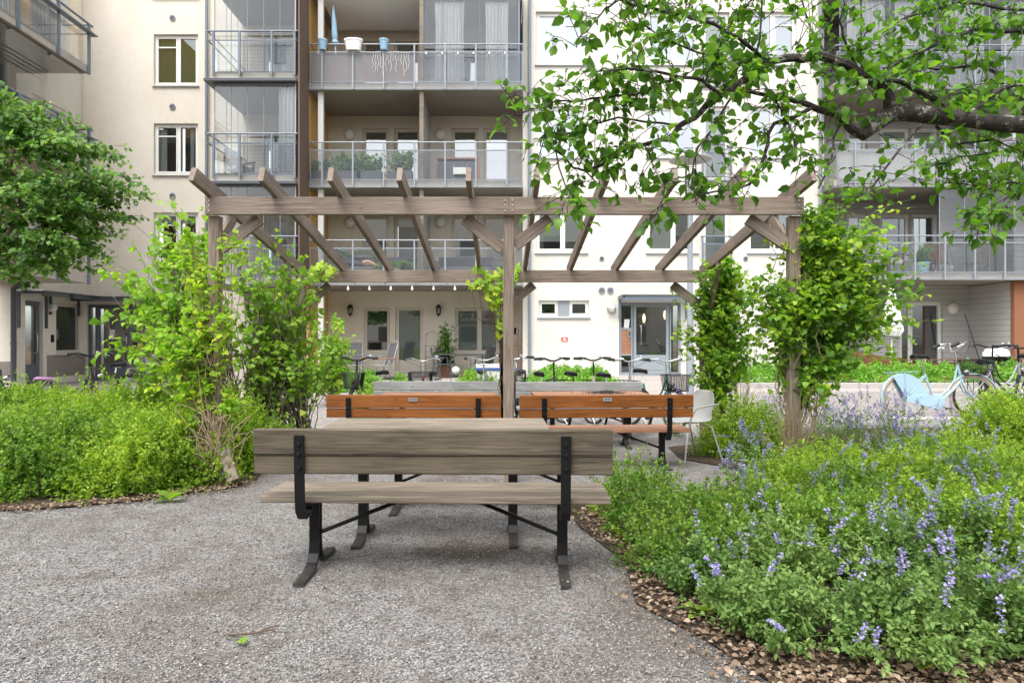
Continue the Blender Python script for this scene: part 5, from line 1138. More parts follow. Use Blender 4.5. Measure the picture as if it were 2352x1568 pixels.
# kerbs
for (x0, x1, y) in ((X(1690, 15.6), 18, 15.5), (X(640, 14.2), X(945, 14.2), 14.1), (X(1215, 14.3), X(1445, 14.3), 14.2)):
    z = g((x0 + x1) / 2, y); o = MB().bbox(x0, x1, y - .08, y + .08, z - .1, z + .12, .01).build('kerb', M['kerbstone'], None); o['kind'] = 'structure'
o = MB().bbox(X(2050, 9.65), X(2200, 9.65), 9.55, 9.8, g(6, 9.6) - .1, g(6, 9.6) + .1, .01).build('kerb', M['kerbstone'], None); o['kind'] = 'structure'
# litter
o = MB().add([(0, 0, .01), (.07, .01, .03), (.06, .05, .015), (.01, .04, .0)], [(0, 1, 2, 3)]).build('wrapper', mat('yellow_wrapper', (.85, .6, .05), .5), None, False, (X(2112, 2.5), 2.5, .02)); tag(o, 'small yellow and white wrapper lying in the dry leaves', 'litter')
o = MB().tube([(0, 0, 0), (.06, -.02, .012), (.12, 0, .008), (.17, .03, .01), (.2, .015, .008)], .004, 5).tube([(.12, 0, .008), (.16, .05, .012), (.2, .075, .01)], .003, 5).build('fallen_twig', M['brown_twig'], None, False, (X(518, 2.83), 2.86, .006)); tag(o, 'thin forked brown twig lying on the gravel', 'twig')
# ================================================================ PLANT GENERATORS
UP = np.array([0, 0, 1.])
def A(*p): return np.array(p, float)
def paths(R, T, K=7, bow=.15, wig=.04):
    """curved stems from roots R to targets T -> (n,K,3)"""
    t = np.linspace(0, 1, K)[None, :, None]; D = T - R; L_ = np.linalg.norm(D, axis=1)[:, None]
    c = R + D * .5 + np.concatenate([-D[:, :2] * bow * 1.2, np.abs(L_) * bow], 1)
    P = (1 - t) ** 2 * R[:, None] + 2 * t * (1 - t) * c[:, None] + t * t * T[:, None]
    w = rng.normal(0, wig, P.shape) * L_[:, :, None] * .3; w[:, 0] = 0; return P + w
def along(P, n, t0=0., t1=1.):
    """n random points per path with tangents"""
    N_, K, _ = P.shape; idx = np.repeat(np.arange(N_), n); t = rng.uniform(t0, t1, N_ * n) * (K - 1); i = np.minimum(t.astype(int), K - 2); f = (t - i)[:, None]
    a, b = P[idx, i], P[idx, i + 1]; return a + (b - a) * f, nrm(b - a), idx
def stemmesh(P, r0, r1):
    N_, K, _ = P.shape; rr = np.linspace(r0, r1, K - 1); a = P[:, :-1].reshape(-1, 3); b = P[:, 1:].reshape(-1, 3)
    return segs(a, b + (b - a) * .03, np.tile(rr, N_))
def twigs(P, n, ln, t0=.3, up=.5, spread=.9):
    p, t, idx = along(P, n, t0, 1.); d = nrm(t * .7 + rv(len(p), spread) + UP * up); l_ = rng.uniform(.5, 1.2, len(p))[:, None] * ln; q = p + d * l_
    m = (p + q) / 2 + UP * l_ * .08; return np.stack([p, m, q], 1)
def leafset(tmpl, P, n, size, t0=0., t1=1., flat=1.0, droop=.2, fwd=.4, rnd=None, out=None, var=.3):
    p, t, idx = along(P, n, t0, t1); N_ = len(p); side = rv(N_); ax = nrm(t * fwd + side - UP * droop + (0 if out is None else out)); nn = (UP * flat if np.ndim(flat) == 0 else flat) + rv(N_, .45)
    s = size * rng.uniform(1 - var, 1 + var, N_); base = rng.normal(.5, .17, len(P))[idx] + .2 * np.sin(p[:, 0] * 4.1 + 1.7 * np.sin(p[:, 1] * 3.3)) * np.sin(p[:, 2] * 5 + p[:, 1] * 2.7 + 1); r = np.clip(base + rng.normal(0, .15, N_), 0, 1)
    return inst(*tmpl, p + ax * (s * .15)[:, None], ax, nn, s, r)
def plant(name, label, cat_, parts, group=None, kind=None, loc=None):
    """parts: list of (part name, (V,T,R), material)"""
    t = thing(name, label, cat_, (0, 0, 0), 0, group)
    for nm, (V, T, R), m in parts: npmesh(nm, V, T, m, t, R if R is not None else np.zeros(len(V)))
    return t
def ell(cx, cy, rx, ry, d, dr, n, fill=.9):
    """n points in an ellipse given in frame pixels at distance d"""
    a = rng.uniform(0, 6.283, n); r = rng.uniform(0, 1, n) ** .5 * fill * (1 + rng.normal(0, .16, n)); dd = d + rng.uniform(-dr, dr, n)
    px, py = cx + rx * r * np.cos(a), cy + ry * r * np.sin(a)
    return np.stack([(px - CX) * d / F, dd, 1.3 - (py - HY) * d / F], 1)
def G(x, y): return np.array([g(a, b) for a, b in zip(x, y)])
# ---- low shrubs
def mound(name, label, cat_, x, y, rx, ry, h, n, m, leaf=.026, per=16, group=None, tmpl=LEAF2, longn=30, stem='brown_twig', lump=.34, wild=.85):
    z0 = g(x, y); u = nrm(rv(n)); u[:, 2] = np.abs(u[:, 2]); ph = rng.uniform(0, 6, 6)
    az = np.arctan2(u[:, 1], u[:, 0]); lum = 1 + lump * (np.sin(az * 3 + ph[0]) * np.sin(u[:, 2] * 4 + ph[1]) + .6 * np.sin(az * 7 + ph[2] + u[:, 2] * 6)) * .6
    k_ = rng.uniform(.72, 1.02, n) * lum
    T = A(x, y, z0) + u * A(rx, ry, h) * k_[:, None]; T[:, 2] = np.maximum(T[:, 2], z0 + .03)
    T = T + rv(n, .03 * wild); T[:, 2] = np.maximum(T[:, 2], z0 + .02)
    R = A(x, y, z0) + (T - A(x, y, z0)) * A(.45, .45, .35) + rv(n, .03); R[:, 2] = np.maximum(R[:, 2], z0)
    out = nrm(T - A(x, y, z0 + h * .2)); R = T - nrm(out * .7 + UP * .6 + rv(n, .25)) * rng.uniform(.14, .24, n)[:, None] * (h / .6) ** .5
    S = paths(R, T, 5, .06, .12); lf = leafset(tmpl, S, per, leaf, .05, 1., 1.0, -.1, .7)
    # a few long shoots
    u2 = nrm(rv(longn)); u2[:, 2] = np.abs(u2[:, 2]) + .25; u2 = nrm(u2); R2 = A(x, y, z0) + u2 * A(rx, ry, h) * .8; T2 = R2 + nrm(u2 * .6 + UP * .8 + rv(longn, .25)) * rng.uniform(.12, .28, longn)[:, None] * wild
    S2 = paths(R2, T2, 5, .05, .1); lf2 = leafset(tmpl, S2, 16, leaf * .9, .1, 1., 1., -.2, .6)
    nb = 26; Tb = A(x, y, z0) + nrm(rv(nb)) * A(rx, ry, h) * .85; Tb[:, 2] = z0 + np.abs(Tb[:, 2] - z0); Rb = np.stack([x + rng.normal(0, rx * .35, nb), y + rng.normal(0, ry * .35, nb), np.full(nb, z0)], 1)
    sb_ = stemmesh(paths(Rb, Tb, 5, .1, .1), .006, .002)
    return plant(name, label, cat_, [('foliage', cat([lf, lf2]), M[m]), ('stems', cat([sb_, stemmesh(S2, .0018, .001), stemmesh(S[::3], .0015, .001)]), M[stem])], group)
GS = 'spirea shrubs edging the gravel yard'
LM = [(-3.25, 6.05, .72, .8, .72, 'yellow-green spirea mound touching the climber-wrapped pergola post'), (-4.3, 5.95, .85, .85, .70, 'bright spirea mound at the front edge of the bed, second from the pergola post'), (-5.5, 5.7, .95, .9, .66, 'spirea mound filling the front corner of the bed at the frame edge'),
      (-3.15, 7.2, .75, .8, .86, 'taller spirea behind the climber-covered post, under the lilac'), (-4.2, 7.3, .9, .8, .86, 'spirea in the second row below the black bicycle handlebar'), (-5.4, 7.4, .95, .85, .74, 'spirea in the second row in front of the pink saddle'), (-6.6, 7.3, .9, .9, .68, 'spirea in the second row at the frame edge'),
      (-4.4, 8.7, 1.0, .7, .80, 'spirea in the back row of the bed before the grey entrance'), (-6.3, 8.9, 1.1, .7, .62, 'spirea in the back row nearest the bicycle lying low'), ]
for (x, y, rx, ry, h, lab) in LM:
    mound('spirea_shrub', lab, 'shrub', x, y, rx, ry, h, int(2300 * rx * ry / .6), 'l_spirea' if y > 6.5 else 'l_spirea_dark' if x < -4 else 'l_spirea', .030, 15, GS, longn=45)
mound('spirea_shrub', 'small low spirea between the pergola post and the bench end', 'shrub', -2.72, 7.0, .42, .5, .42, 900, 'l_spirea', .028, 14, GS)
RM = [(.98, 4.4, .32, .32, .36, 'low spirea tuft at the gravel edge between the two loose clumps', 'l_spirea_dark'), (1.0, 3.62, .30, .34, .38, 'low spirea tuft at the gravel edge before the dandelion', 'l_spirea_dark'), (1.0, 4.9, .34, .4, .50, 'small loose spirea right beside the end of the grey bench', 'l_spirea_dark'), (1.22, 4.0, .42, .5, .46, 'spirea at the gravel edge in front of the loose one by the bench', 'l_spirea_dark'), (2.2, 4.8, .52, .55, .50, 'spirea in front of the climber-covered right-hand pergola post', 'l_spirea'),
      (2.85, 5.0, .75, .6, .56, 'spirea in the middle of the catmint bed behind the purple spikes', 'l_spirea'), (1.85, 3.85, .6, .5, .50, 'spirea in the heart of the bed with tall purple spikes rising in it', 'l_spirea_dark'), (2.75, 3.95, .65, .6, .54, 'spirea along the frame edge above the front catmint', 'l_spirea'),
      (3.75, 5.1, .8, .7, .56, 'spirea at the frame edge below the yellow-green bush', 'l_spirea'), (2.9, 5.9, .6, .5, .46, 'spirea at the foot of the climber-wrapped post with the purple haze', 'l_spirea'), (4.3, 6.2, .8, .6, .50, 'spirea behind the frame-edge one, before the yellow-green bush', 'l_spirea'), (3.35, 4.0, .6, .6, .52, 'spirea cut by the frame edge in the catmint bed', 'l_spirea_dark')]
for (x, y, rx, ry, h, lab, m_) in RM: mound('spirea_shrub', lab, 'shrub', x, y, rx, ry, h * .80, int((2600 * rx * ry / .6 + 300) * (.4 if rx < .4 else 1)), m_, .026, 15, GS, longn=50)
mound('yellow_green_bush', 'dense yellow-green bush standing in front of the light blue bicycle', 'shrub', 6.15, 7.7, .82, .6, .68, 2600, 'l_spirea', .032, 15, None, longn=60)
mound('yellow_green_bush', 'dense yellow-green bush cut off by the frame edge', 'shrub', 7.2, 7.9, .8, .6, .62, 1800, 'l_spirea', .032, 14, None)
mound('spirea_shrub', 'rounded spirea between the shell chair and the climber-wrapped post', 'shrub', 3.0, 8.0, .62, .55, .62, 1500, 'l_spirea', .030, 14, GS)
mound('spirea_shrub', 'spirea behind the silver-grey bench near the middle post', 'shrub', -.3, 10.7, .62, .4, .88, 1100, 'l_spirea', .034, 13, GS)
mound('spirea_shrub', 'spirea beside the free end of the silver-grey bench', 'shrub', -2.0, 10.2, .42, .4, .68, 800, 'l_spirea', .034, 13, GS)
# ---- catmint
def catmint(label, x, y, r, h, n, flow, leaf=.026, lean=(0, 0), dense=12, group='catmint plants'):
    z0 = g(x, y); a = rng.uniform(0, 6.283, n); q = rng.uniform(0, 1, n) ** .6 * r
    R = np.stack([x + q * .35 * np.cos(a), y + q * .35 * np.sin(a), np.full(n, z0)], 1)
    T = np.stack([x + q * np.cos(a) + lean[0], y + q * np.sin(a) + lean[1], z0 + h * (1 - .55 * (q / r) ** 2) * rng.uniform(.6, 1.0, n)], 1)
    S = paths(R, T, 7, .08, .05); tw = twigs(S, 3, .07, .2, .3, .8)
    lf = leafset(OVAL, tw, dense, leaf, .0, 1., 1.2, .1, .5); lf2 = leafset(OVAL, S, dense, leaf * .9, .3, 1., 1.2, .1, .3)
    parts = [('foliage', cat([lf, lf2]), M['l_mint'])]
    k_ = min(flow, n); sel = rng.choice(n, k_, replace=False); F0 = T[sel]; top = F0 + nrm(UP + rv(k_, .5) + A(lean[0], lean[1], 0)) * rng.uniform(.07, .17, k_)[:, None]
    FS = paths(F0, top, 4, .03, .05); whorl = []
    for w in range(7):
        t = .25 + .75 * w / 6; p = FS[:, 0] + (FS[:, -1] - FS[:, 0]) * t; np_ = rng.integers(3, 8)
        pp = np.repeat(p, np_, 0); d = nrm(rv(len(pp)) * A(1, 1, .35) + UP * .25); whorl.append(inst(*LEAF2W, pp + d * .004, d, UP + rv(len(pp), .6), rng.uniform(.010, .016, len(pp)), rng.uniform(0, 1, len(pp))))
    st = cat([stemmesh(S, .002, .0012), stemmesh(FS, .0014, .0009)])
    parts += [('stems', st, M['green_stalk'])]
    if k_: parts.append(('flower_spikes', cat(whorl), M['flower']))
    return plant('catmint', label, 'flowers', parts, group)
CM = [(1.02, 3.3, .28, .30, 70, 3, 'small catmint tuft beside the dandelion leaves'), (1.18, 3.02, .36, .34, 110, 6, 'grey-green catmint at the gravel edge with almost no bloom'), (1.62, 2.86, .36, .36, 110, 10, 'catmint at the very front of the bed over the brown leaves'), (2.08, 2.95, .38, .40, 110, 16, 'front catmint with purple spikes leaning over the dry leaves'), (2.55, 3.15, .38, .42, 110, 30, 'front catmint at the frame edge with the most purple spikes'),
      (1.42, 3.42, .34, .44, 90, 16, 'catmint with a tight purple cluster above the gravel edge'), (1.95, 3.4, .36, .46, 90, 22, 'catmint in the second row in the middle of the bed'), (2.5, 3.6, .4, .5, 90, 26, 'catmint in the second row near the frame edge'), (3.0, 3.5, .3, .45, 70, 20, 'catmint cut by the frame edge in the second row'),
      (1.6, 4.35, .3, .58, 50, 16, 'tall catmint spikes among the spirea, first clump'), (2.35, 4.4, .35, .6, 60, 18, 'tall catmint spikes among the spirea, second clump'), (3.2, 4.5, .35, .6, 60, 22, 'tall catmint spikes among the spirea close to the frame edge'), (3.5, 5.6, .4, .62, 50, 26, 'catmint haze before the light blue bicycle'), (2.3, 5.7, .2, .55, 20, 8, 'sparse catmint in front of the pergola post')]
for (x, y, r, h, n, fl, lab) in CM: catmint(lab, x, y - (.14 if y < 3.2 else 0), r, h, n, int(fl * .95), lean=(0, -.06 if y < 3.2 else 0))
for (px, y, r, h, n, lab) in ((1965, 7.2, .55, .75, 90, 'pale purple catmint beyond the climber-wrapped post, before the path'), (2060, 7.6, .5, .7, 80, 'pale purple catmint near the wheel of the light blue bicycle'), (1800, 8.6, .35, .85, 60, 'catmint with strong purple spikes between the two climber-covered posts'), (1900, 8.3, .4, .72, 60, 'catmint behind the climber-wrapped post by the kerb'), (1555, 9.6, .3, .72, 35, 'thin catmint behind the shell chair'), (1715, 6.9, .18, .5, 22, 'lone catmint spikes in front of the rounded spirea'), (2200, 7.0, .4, .6, 40, 'catmint at the foot of the dense yellow-green bush')):
    catmint(lab, X(px, y), y, r, h, n, int(n * .9), .024, dense=5)
# ---- woody climbers and lilac
def bushy(name, label, cat_, roots, T, tmpl, lm, leaf, stem_r=.008, bow=.12, tw_n=5, tw_l=.22, per=6, stemm='bark_yellow', t0=.35, group=None, flat=.8, droop=.25, wig=.05, extra=None, up=.4, direct=3):
    R = roots[rng.integers(0, len(roots), len(T))] + rv(len(T), .04) * A(1, 1, 0); S = paths(R, T, 8, bow, wig)
    tw = twigs(S, tw_n, tw_l, t0, up); lf = leafset(tmpl, tw, per, leaf, .15, 1., flat, droop, .5); parts = [lf]
    if direct: parts.append(leafset(tmpl, S, direct, leaf, t0, 1., flat, droop, .4))
    st = cat([stemmesh(S, stem_r, .0025), stemmesh(tw, .0022, .0012)])
    if extra: parts += extra
    return plant(name, label, cat_, [('foliage', cat(parts), M[lm]), ('stems', st, M[stemm])], group)
rootsL = np.array([[X(p, 7.6) + rng.normal(0, .05), 7.6 + rng.uniform(-.25, .35), g(-3, 7.6)] for p in np.linspace(470, 640, 22)])
TL = np.concatenate([ell(360, 640, 105, 120, 7.6, .5, 60), ell(330, 760, 80, 90, 7.3, .4, 26), ell(420, 560, 75, 85, 7.8, .4, 34), ell(470, 680, 60, 150, 7.6, .4, 18)])
bushy('lilac', 'large multi-stemmed lilac arching over the bed beside the pergola post', 'shrub', rootsL[:14], TL, HEART, 'l_lilac', .078, .011, .10, 6, .26, 4, t0=.45, direct=2)
TL2 = np.concatenate([ell(600, 620, 70, 110, 7.9, .4, 34), ell(690, 640, 45, 90, 8.0, .3, 26), ell(640, 820, 80, 110, 8.2, .4, 34), ell(720, 800, 60, 70, 7.9, .3, 22), ell(560, 800, 60, 120, 8.0, .4, 16)])
rootsL2 = np.array([[X(p, 8.1) + rng.normal(0, .05), 8.1 + rng.uniform(-.25, .25), g(-3, 8)] for p in np.linspace(560, 720, 20)])
bushy('lilac', 'lilac thicket with many bare stems standing inside the left bay of the pergola', 'shrub', rootsL2, TL2, HEART, 'l_lilac', .07, .010, .06, 5, .24, 4, t0=.45, direct=2)
o = bushy('young_shrub', 'leafy shrub with fresh green leaves beside the far left pergola post', 'shrub', np.array([[X(765, 12.8), 12.8, g(-3, 12.8)]]), np.concatenate([ell(770, 780, 40, 55, 12.8, .3, 26), ell(750, 850, 50, 40, 12.8, .3, 16)]), HEART, 'l_lilac', .085, .008, .1, 5, .25, 5)
# vine on the near left post
pr = np.array([[X(486, 6.1) + .0, 6.12, g(-2.7, 6)]]); rr_ = np.repeat(pr, 10, 0) + rv(10, .04) * A(1, 1, 0)
TV = np.concatenate([ell(405, 800, 80, 50, 6.15, .25, 46), ell(450, 770, 40, 60, 6.1, .12, 22), ell(440, 560, 35, 60, 6.15, .1, 12), ell(525, 545, 35, 25, 5.98, .06, 7), ell(420, 880, 70, 45, 6.15, .2, 24), ell(455, 680, 25, 50, 6.1, .1, 10), ell(535, 930, 40, 50, 6.1, .12, 8), ell(520, 740, 22, 60, 6.0, .05, 5)])
bushy('climbing_vine', 'yellow-green climber wrapped around the pergola post beside the spirea mounds', 'climber', np.concatenate([rr_, rr_ + A(0, 0, .6), rr_ + A(0, 0, 1.1)]), TV, HEART, 'l_vine', .052, .005, .12, 4, .12, 5, 'stalk', .35, flat=1.2)
# dry loops at its foot
P_ = []; c0 = A(X(495, 5.95), 5.95, .0)
for i in range(26):
    a = rng.uniform(0, 6.28); rad_ = rng.uniform(.12, .42); zt = rng.uniform(.15, .75); t = np.linspace(0, 1, 12); loop = np.stack([c0[0] + rad_ * .9 * np.sin(t * 3.1) * math.cos(a) + .05 * np.sin(t * 9 + i), c0[1] + rad_ * .5 * np.sin(t * 3.1) * math.sin(a), g(-2.7, 6) + .01 + zt * 1.2 * np.sin(t * math.pi * rng.uniform(.6, .95)) * (1 - .2 * t)], 1); P_.append(loop)
V, T, R = stemmesh(np.array(P_), .005, .0035); tv_ = thing('dry_vine', 'tangle of bare dry stems looping at the foot of the climber-wrapped post', 'climber'); npmesh('stems', V, T, M['stalk'], tv_)
# middle creeper (palmate leaves)
def palmate(P, n, size, t0=0):
    p, t, idx = along(P, n, t0, 1.); N_ = len(p); hd = nrm(rv(N_) * A(1, .6, .5) - UP * .4); nn = nrm(A(0, -1, .5) + rv(N_, .35)); hd = nrm(hd - nn * np.sum(hd * nn, 1)[:, None]); sd_ = np.cross(hd, nn); out = []
    base = np.clip(rng.normal(.6, .25, N_), 0, 1)
    for k_, an in enumerate((-1.3, -.65, 0, .65, 1.3)):
        ax = hd * math.cos(an) + sd_ * math.sin(an); out.append(inst(*OVAL, p + ax * .01, ax, nn, size * (1 - .12 * abs(an)) * rng.uniform(.8, 1.1, N_), base))
    return cat(out)
RC = np.array([W(1150, 1000, 8.5)] * 4) * 1.0; c_root = A(X(1152, 8.6), 8.5, -.1)
TC = np.concatenate([ell(1120, 625, 55, 14, 8.45, .05, 16), ell(1140, 665, 22, 40, 8.45, .08, 12), ell(1185, 612, 14, 14, 8.45, .08, 5), ell(1148, 730, 8, 40, 8.45, .05, 5)])
S_ = paths(np.repeat(c_root[None], len(TC), 0), TC, 9, .02, .015); S_[:, 1:6, 0] = c_root[0] + rng.normal(0, .015, (len(TC), 5)); S_[:, 1:6, 1] = 8.49; 
plant('virginia_creeper', 'small creeper with five-fingered leaves on the middle of the far pergola beam', 'climber', [('foliage', palmate(S_, 2, .075, .9), M['l_vine']), ('stems', stemmesh(S_, .004, .002), M['brown_twig'])])
S_ = paths(np.array([W(705, 700, 8.5)] * 8), ell(745, 612, 28, 12, 8.45, .05, 8), 6, .05, .02); plant('virginia_creeper', 'tuft of five-fingered creeper leaves on the far pergola beam above the lilac thicket', 'climber', [('foliage', palmate(S_, 3, .075, .6), M['l_vine']), ('stems', stemmesh(S_, .003, .002), M['brown_twig'])])
# clematis on the two right posts
def post_roots(x, y, top): 
    n = 30; z = np.linspace(0, top, n); a = rng.uniform(0, 6.28, n); return np.stack([x + .08 * np.cos(a), y + .08 * np.sin(a), g(x, y) + z], 1)
def clematis(label, x, y, top, E_, leaf, seed_l=.30, per=4, tw=4):
    T = np.concatenate(E_); Rr_ = post_roots(x, y, top); 
    # each shoot starts on the post a little below its own target
    R = np.stack([np.full(len(T), x), np.full(len(T), y), np.clip(T[:, 2] - rng.uniform(.1, .5, len(T)), g(x, y), top)], 1) + rv(len(T), .05)
    S = paths(R, T, 7, .12, .06); tws = twigs(S, tw, .22, .2, .15, 1.0); lf = [leafset(HEART, tws, per, leaf, .1, 1., 1.3, .15, .4), leafset(HEART, S, 4, leaf, .1, 1., 1.3, .1, .4)]
    n = 22; R2 = np.stack([np.full(n, x), np.full(n, y), np.full(n, g(x, y))], 1) + rv(n, .06) * A(1, 1, 0); T2 = R2 + rv(n, .07) * A(1, 1, 0); T2[:, 2] = top * rng.uniform(.7, 1, n); main = paths(R2, T2, 12, .01, .06)
    plant('clematis', label, 'climber', [('foliage', cat(lf), M['l_clem']), ('stems', cat([stemmesh(S, .0035, .0018), stemmesh(tws, .0018, .001)]), M['green_stalk']), ('woody_stems', stemmesh(main, .008, .004), M['stalk'])])
clematis('clematis smothering the far right pergola post next to the grey entrance', X(1655, 8.6), 8.62, 2.2, [ell(1650, 680, 55, 85, 8.5, .25, 68), ell(1640, 770, 62, 70, 8.5, .25, 68), ell(1640, 860, 50, 60, 8.5, .25, 49), ell(1700, 700, 60, 60, 8.5, .3, 31), ell(1720, 810, 50, 60, 8.6, .3, 31), ell(1650, 620, 35, 35, 8.4, .2, 18), ell(1570, 740, 20, 60, 8.4, .2, 9)], .062)
clematis('large clematis spilling sideways from the near right pergola post', 2.80, 6.2, 2.6, [ell(1890, 560, 75, 60, 6.2, .3, 62), ell(1960, 640, 90, 60, 6.25, .35, 80), ell(1850, 700, 100, 70, 6.2, .3, 80), ell(1950, 750, 100, 75, 6.3, .35, 80), ell(1880, 840, 75, 65, 6.2, .3, 49), ell(2050, 700, 60, 60, 6.3, .3, 31), ell(1900, 490, 45, 35, 6.2, .2, 10), ell(1790, 760, 50, 60, 6.1, .25, 24), ell(2085, 650, 45, 40, 6.3, .2, 12), ell(2080, 760, 60, 50, 6.4, .2, 14), ell(1760, 680, 50, 70, 6.1, .2, 18), ell(2010, 580, 70, 30, 6.2, .2, 14), ell(1990, 540, 60, 40, 6.2, .2, 16)], .058)
S_ = paths(np.repeat(A(2.85, 6.2, 1.9)[None], 7, 0), np.array([W(2090, 455, 6.2), W(2100, 470, 6.2), W(2130, 650, 6.2), W(1925, 380, 6.2), W(2135, 700, 6.3), W(1800, 560, 6.1), W(2000, 430, 6.2)]), 9, .12, .03)
plant('clematis', 'long thin clematis shoots reaching out from the near right post', 'climber', [('foliage', leafset(HEART, S_, 22, .04, .3, 1., 1.2, .1, .4), M['l_clem']), ('stems', stemmesh(S_, .003, .0015), M['green_stalk'])])
for i, (px, y) in enumerate(((1838, 6.05), (1700, 8.5))):
    P_ = []; c0 = A(X(px, y), y, g(2.8, y))
    for j in range(40):
        a = rng.uniform(0, 6.28); q = rng.uniform(.08, .38) * (1 if i == 0 else .8); t = np.linspace(0, 1, 10); P_.append(np.stack([c0[0] + q * np.sin(t * 3) * math.cos(a) - (0 if i else .05), c0[1] + q * .6 * np.sin(t * 3) * math.sin(a), c0[2] + .03 + rng.uniform(.4, 1.1) * (.15 + np.sin(t * 2.6) * .8)], 1))
    V, T, R = stemmesh(np.array(P_), .0035, .002); t_ = thing('dry_vine', ('tangle of brown clematis stems at the foot of the near right post', 'tangle of brown clematis stems beside the far right post')[i], 'climber'); npmesh('stems', V, T, M['stalk'], t_)
# ---- ground cover strips (nobody could count)
def cover(name, boxes, n_m2, leaf, m='l_cover', h=.5):
    P_ = []; 
    for (x0, x1, y0, y1, hh) in boxes:
        n = int(n_m2 * (x1 - x0) * (y1 - y0)); x = rng.uniform(x0, x1, n); y = rng.uniform(y0, y1, n); edge = np.minimum(np.minimum(x - x0, x1 - x), np.minimum(y - y0, y1 - y)); prof = np.clip(edge / .35, .12, 1) ** .5
        z = G(x[:], y[:]) + hh * prof * (.72 + .16 * np.sin(x * 5 + y * 3) + .12 * np.sin(x * 11 - y * 7)) * rng.uniform(.45, 1.0, n) ** .4; P_.append(np.stack([x, y, z], 1))
    P0 = np.concatenate(P_); S = np.stack([P0 - UP * .1, P0 + rv(len(P0), .04)], 1); V, T, R = leafset(LEAF2W, S, 7, leaf, .1, 1., 1.2, 0, .4); o = npmesh(name, V, T, M[m], None, R); o['kind'] = 'stuff'; return o
cover('ground_cover', [(X(1690, 15.6), 16.5, 15.6, 17.1, .62)], 330, .055)
cover('ground_cover', [(X(655, 14.3), X(845, 14.3), 14.2, 16.5, .62), (X(880, 14.3), X(938, 14.3), 14.2, 16, .60), (X(1040, 14.4), X(1190, 14.4), 14.3, 16.8, .55), (X(1215, 14.4), X(1440, 14.4), 14.3, 17.5, .55)], 330, .055)
cover('ground_cover', [(X(-60, 12.5), X(60, 12.5), 12.3, 14, .3)], 250, .05)
# ---- loose gravel stones and dry leaves
n = 60000; y = 2.1 + 4.2 * rng.uniform(0, 1, n) ** 1.7; x = rng.uniform(-1, 1, n) * (y * .80 + .1); x = np.clip(x, -4.6, 4)
def inpoly(x, y, poly):
    c = np.zeros(len(x), bool)
    for (x1, y1), (x2, y2) in zip(poly, poly[1:] + poly[:1]):
        m_ = ((y1 > y) != (y2 > y)) & (x < (x2 - x1) * (y - y1) / (y2 - y1 + 1e-12) + x1); c ^= m_
    return c
ok = ~inpoly(x, y, LBED) & ~inpoly(x, y, RBED); x, y = x[ok], y[ok]; n = len(x)
OCT = (np.array([(1, 0, 0), (.2, .9, .1), (-.9, .2, 0), (-.1, -.85, .1), (.1, .1, .6), (0, 0, -.5)], float), np.array([(0, 1, 4), (1, 2, 4), (2, 3, 4), (3, 0, 4), (1, 0, 5), (2, 1, 5), (3, 2, 5), (0, 3, 5)]))
sz = rng.uniform(.0035, .0075, n) * np.where(rng.uniform(0, 1, n) > .985, 1.7, 1); S3 = sz[:, None] * np.stack([rng.uniform(.8, 1.4, n), rng.uniform(.6, 1, n), rng.uniform(.6, 1.1, n)], 1)
V, T, R = inst(*OCT, np.stack([x, y, G(x, y) + sz * .35], 1), rv(n) * A(1, 1, .2), UP + rv(n, .35), S3, rng.uniform(0, 1, n)); o = npmesh('gravel', V, T, M['stone'], None, R); o['kind'] = 'stuff'
def litter(name, pts, n, sz=.05):
    """dry leaves scattered around a polyline: pts (x, y, half width)"""
    P_ = []; seg_ = list(zip(pts, pts[1:])); ln = np.array([math.hypot(b[0] - a[0], b[1] - a[1]) * (a[2] + b[2]) for a, b in seg_]); ch = rng.choice(len(seg_), n, p=ln / ln.sum()); t = rng.uniform(0, 1, n); a = np.array(pts)[ch]; b = np.array(pts)[ch + 1]; c = a + (b - a) * t[:, None]
    xy = c[:, :2] + rng.normal(0, .5, (n, 2)) * c[:, 2:3]; P0 = np.stack([xy[:, 0], xy[:, 1], G(xy[:, 0], xy[:, 1]) + .016 + rng.uniform(0, .03, n)], 1)
    V, T, R = inst(*bigleaf(.34, .1, .12), P0, rv(n) * A(1, 1, .22), UP + rv(n, .30), rng.uniform(.5, 1.2, n) * sz * .68, np.clip(rng.normal(.45, .34, n), 0, 1)); o = npmesh(name, V, T, M['l_dry'], None, R); o['kind'] = 'stuff'
litter('leaf_litter', [(1.0, 2.2, .3), (1.15, 2.5, .28), (.98, 2.9, .2), (.80, 3.25, .16), (.85, 3.8, .14), (.72, 4.5, .18), (.8, 5.3, .15)], 1900, .045)
litter('leaf_litter', [(1.2, 2.4, .3), (2.0, 2.45, .3), (2.9, 2.6, .35)], 2600, .045)
litter('leaf_litter', [(-4.6, 4.75, .10), (-3.6, 5.02, .10), (-3.0, 5.3, .14), (-2.5, 5.75, .2), (-2.4, 6.1, .14)], 1300, .04)
litter('leaf_litter', [(-2, 3, 1.5), (0, 4.5, 1.5), (1.5, 6.3, 1)], 130, .032)
litter('leaf_litter', [(.95, 2.3, .5), (.7, 3.0, .4), (.5, 3.8, .3), (.4, 4.6, .3)], 260, .03)
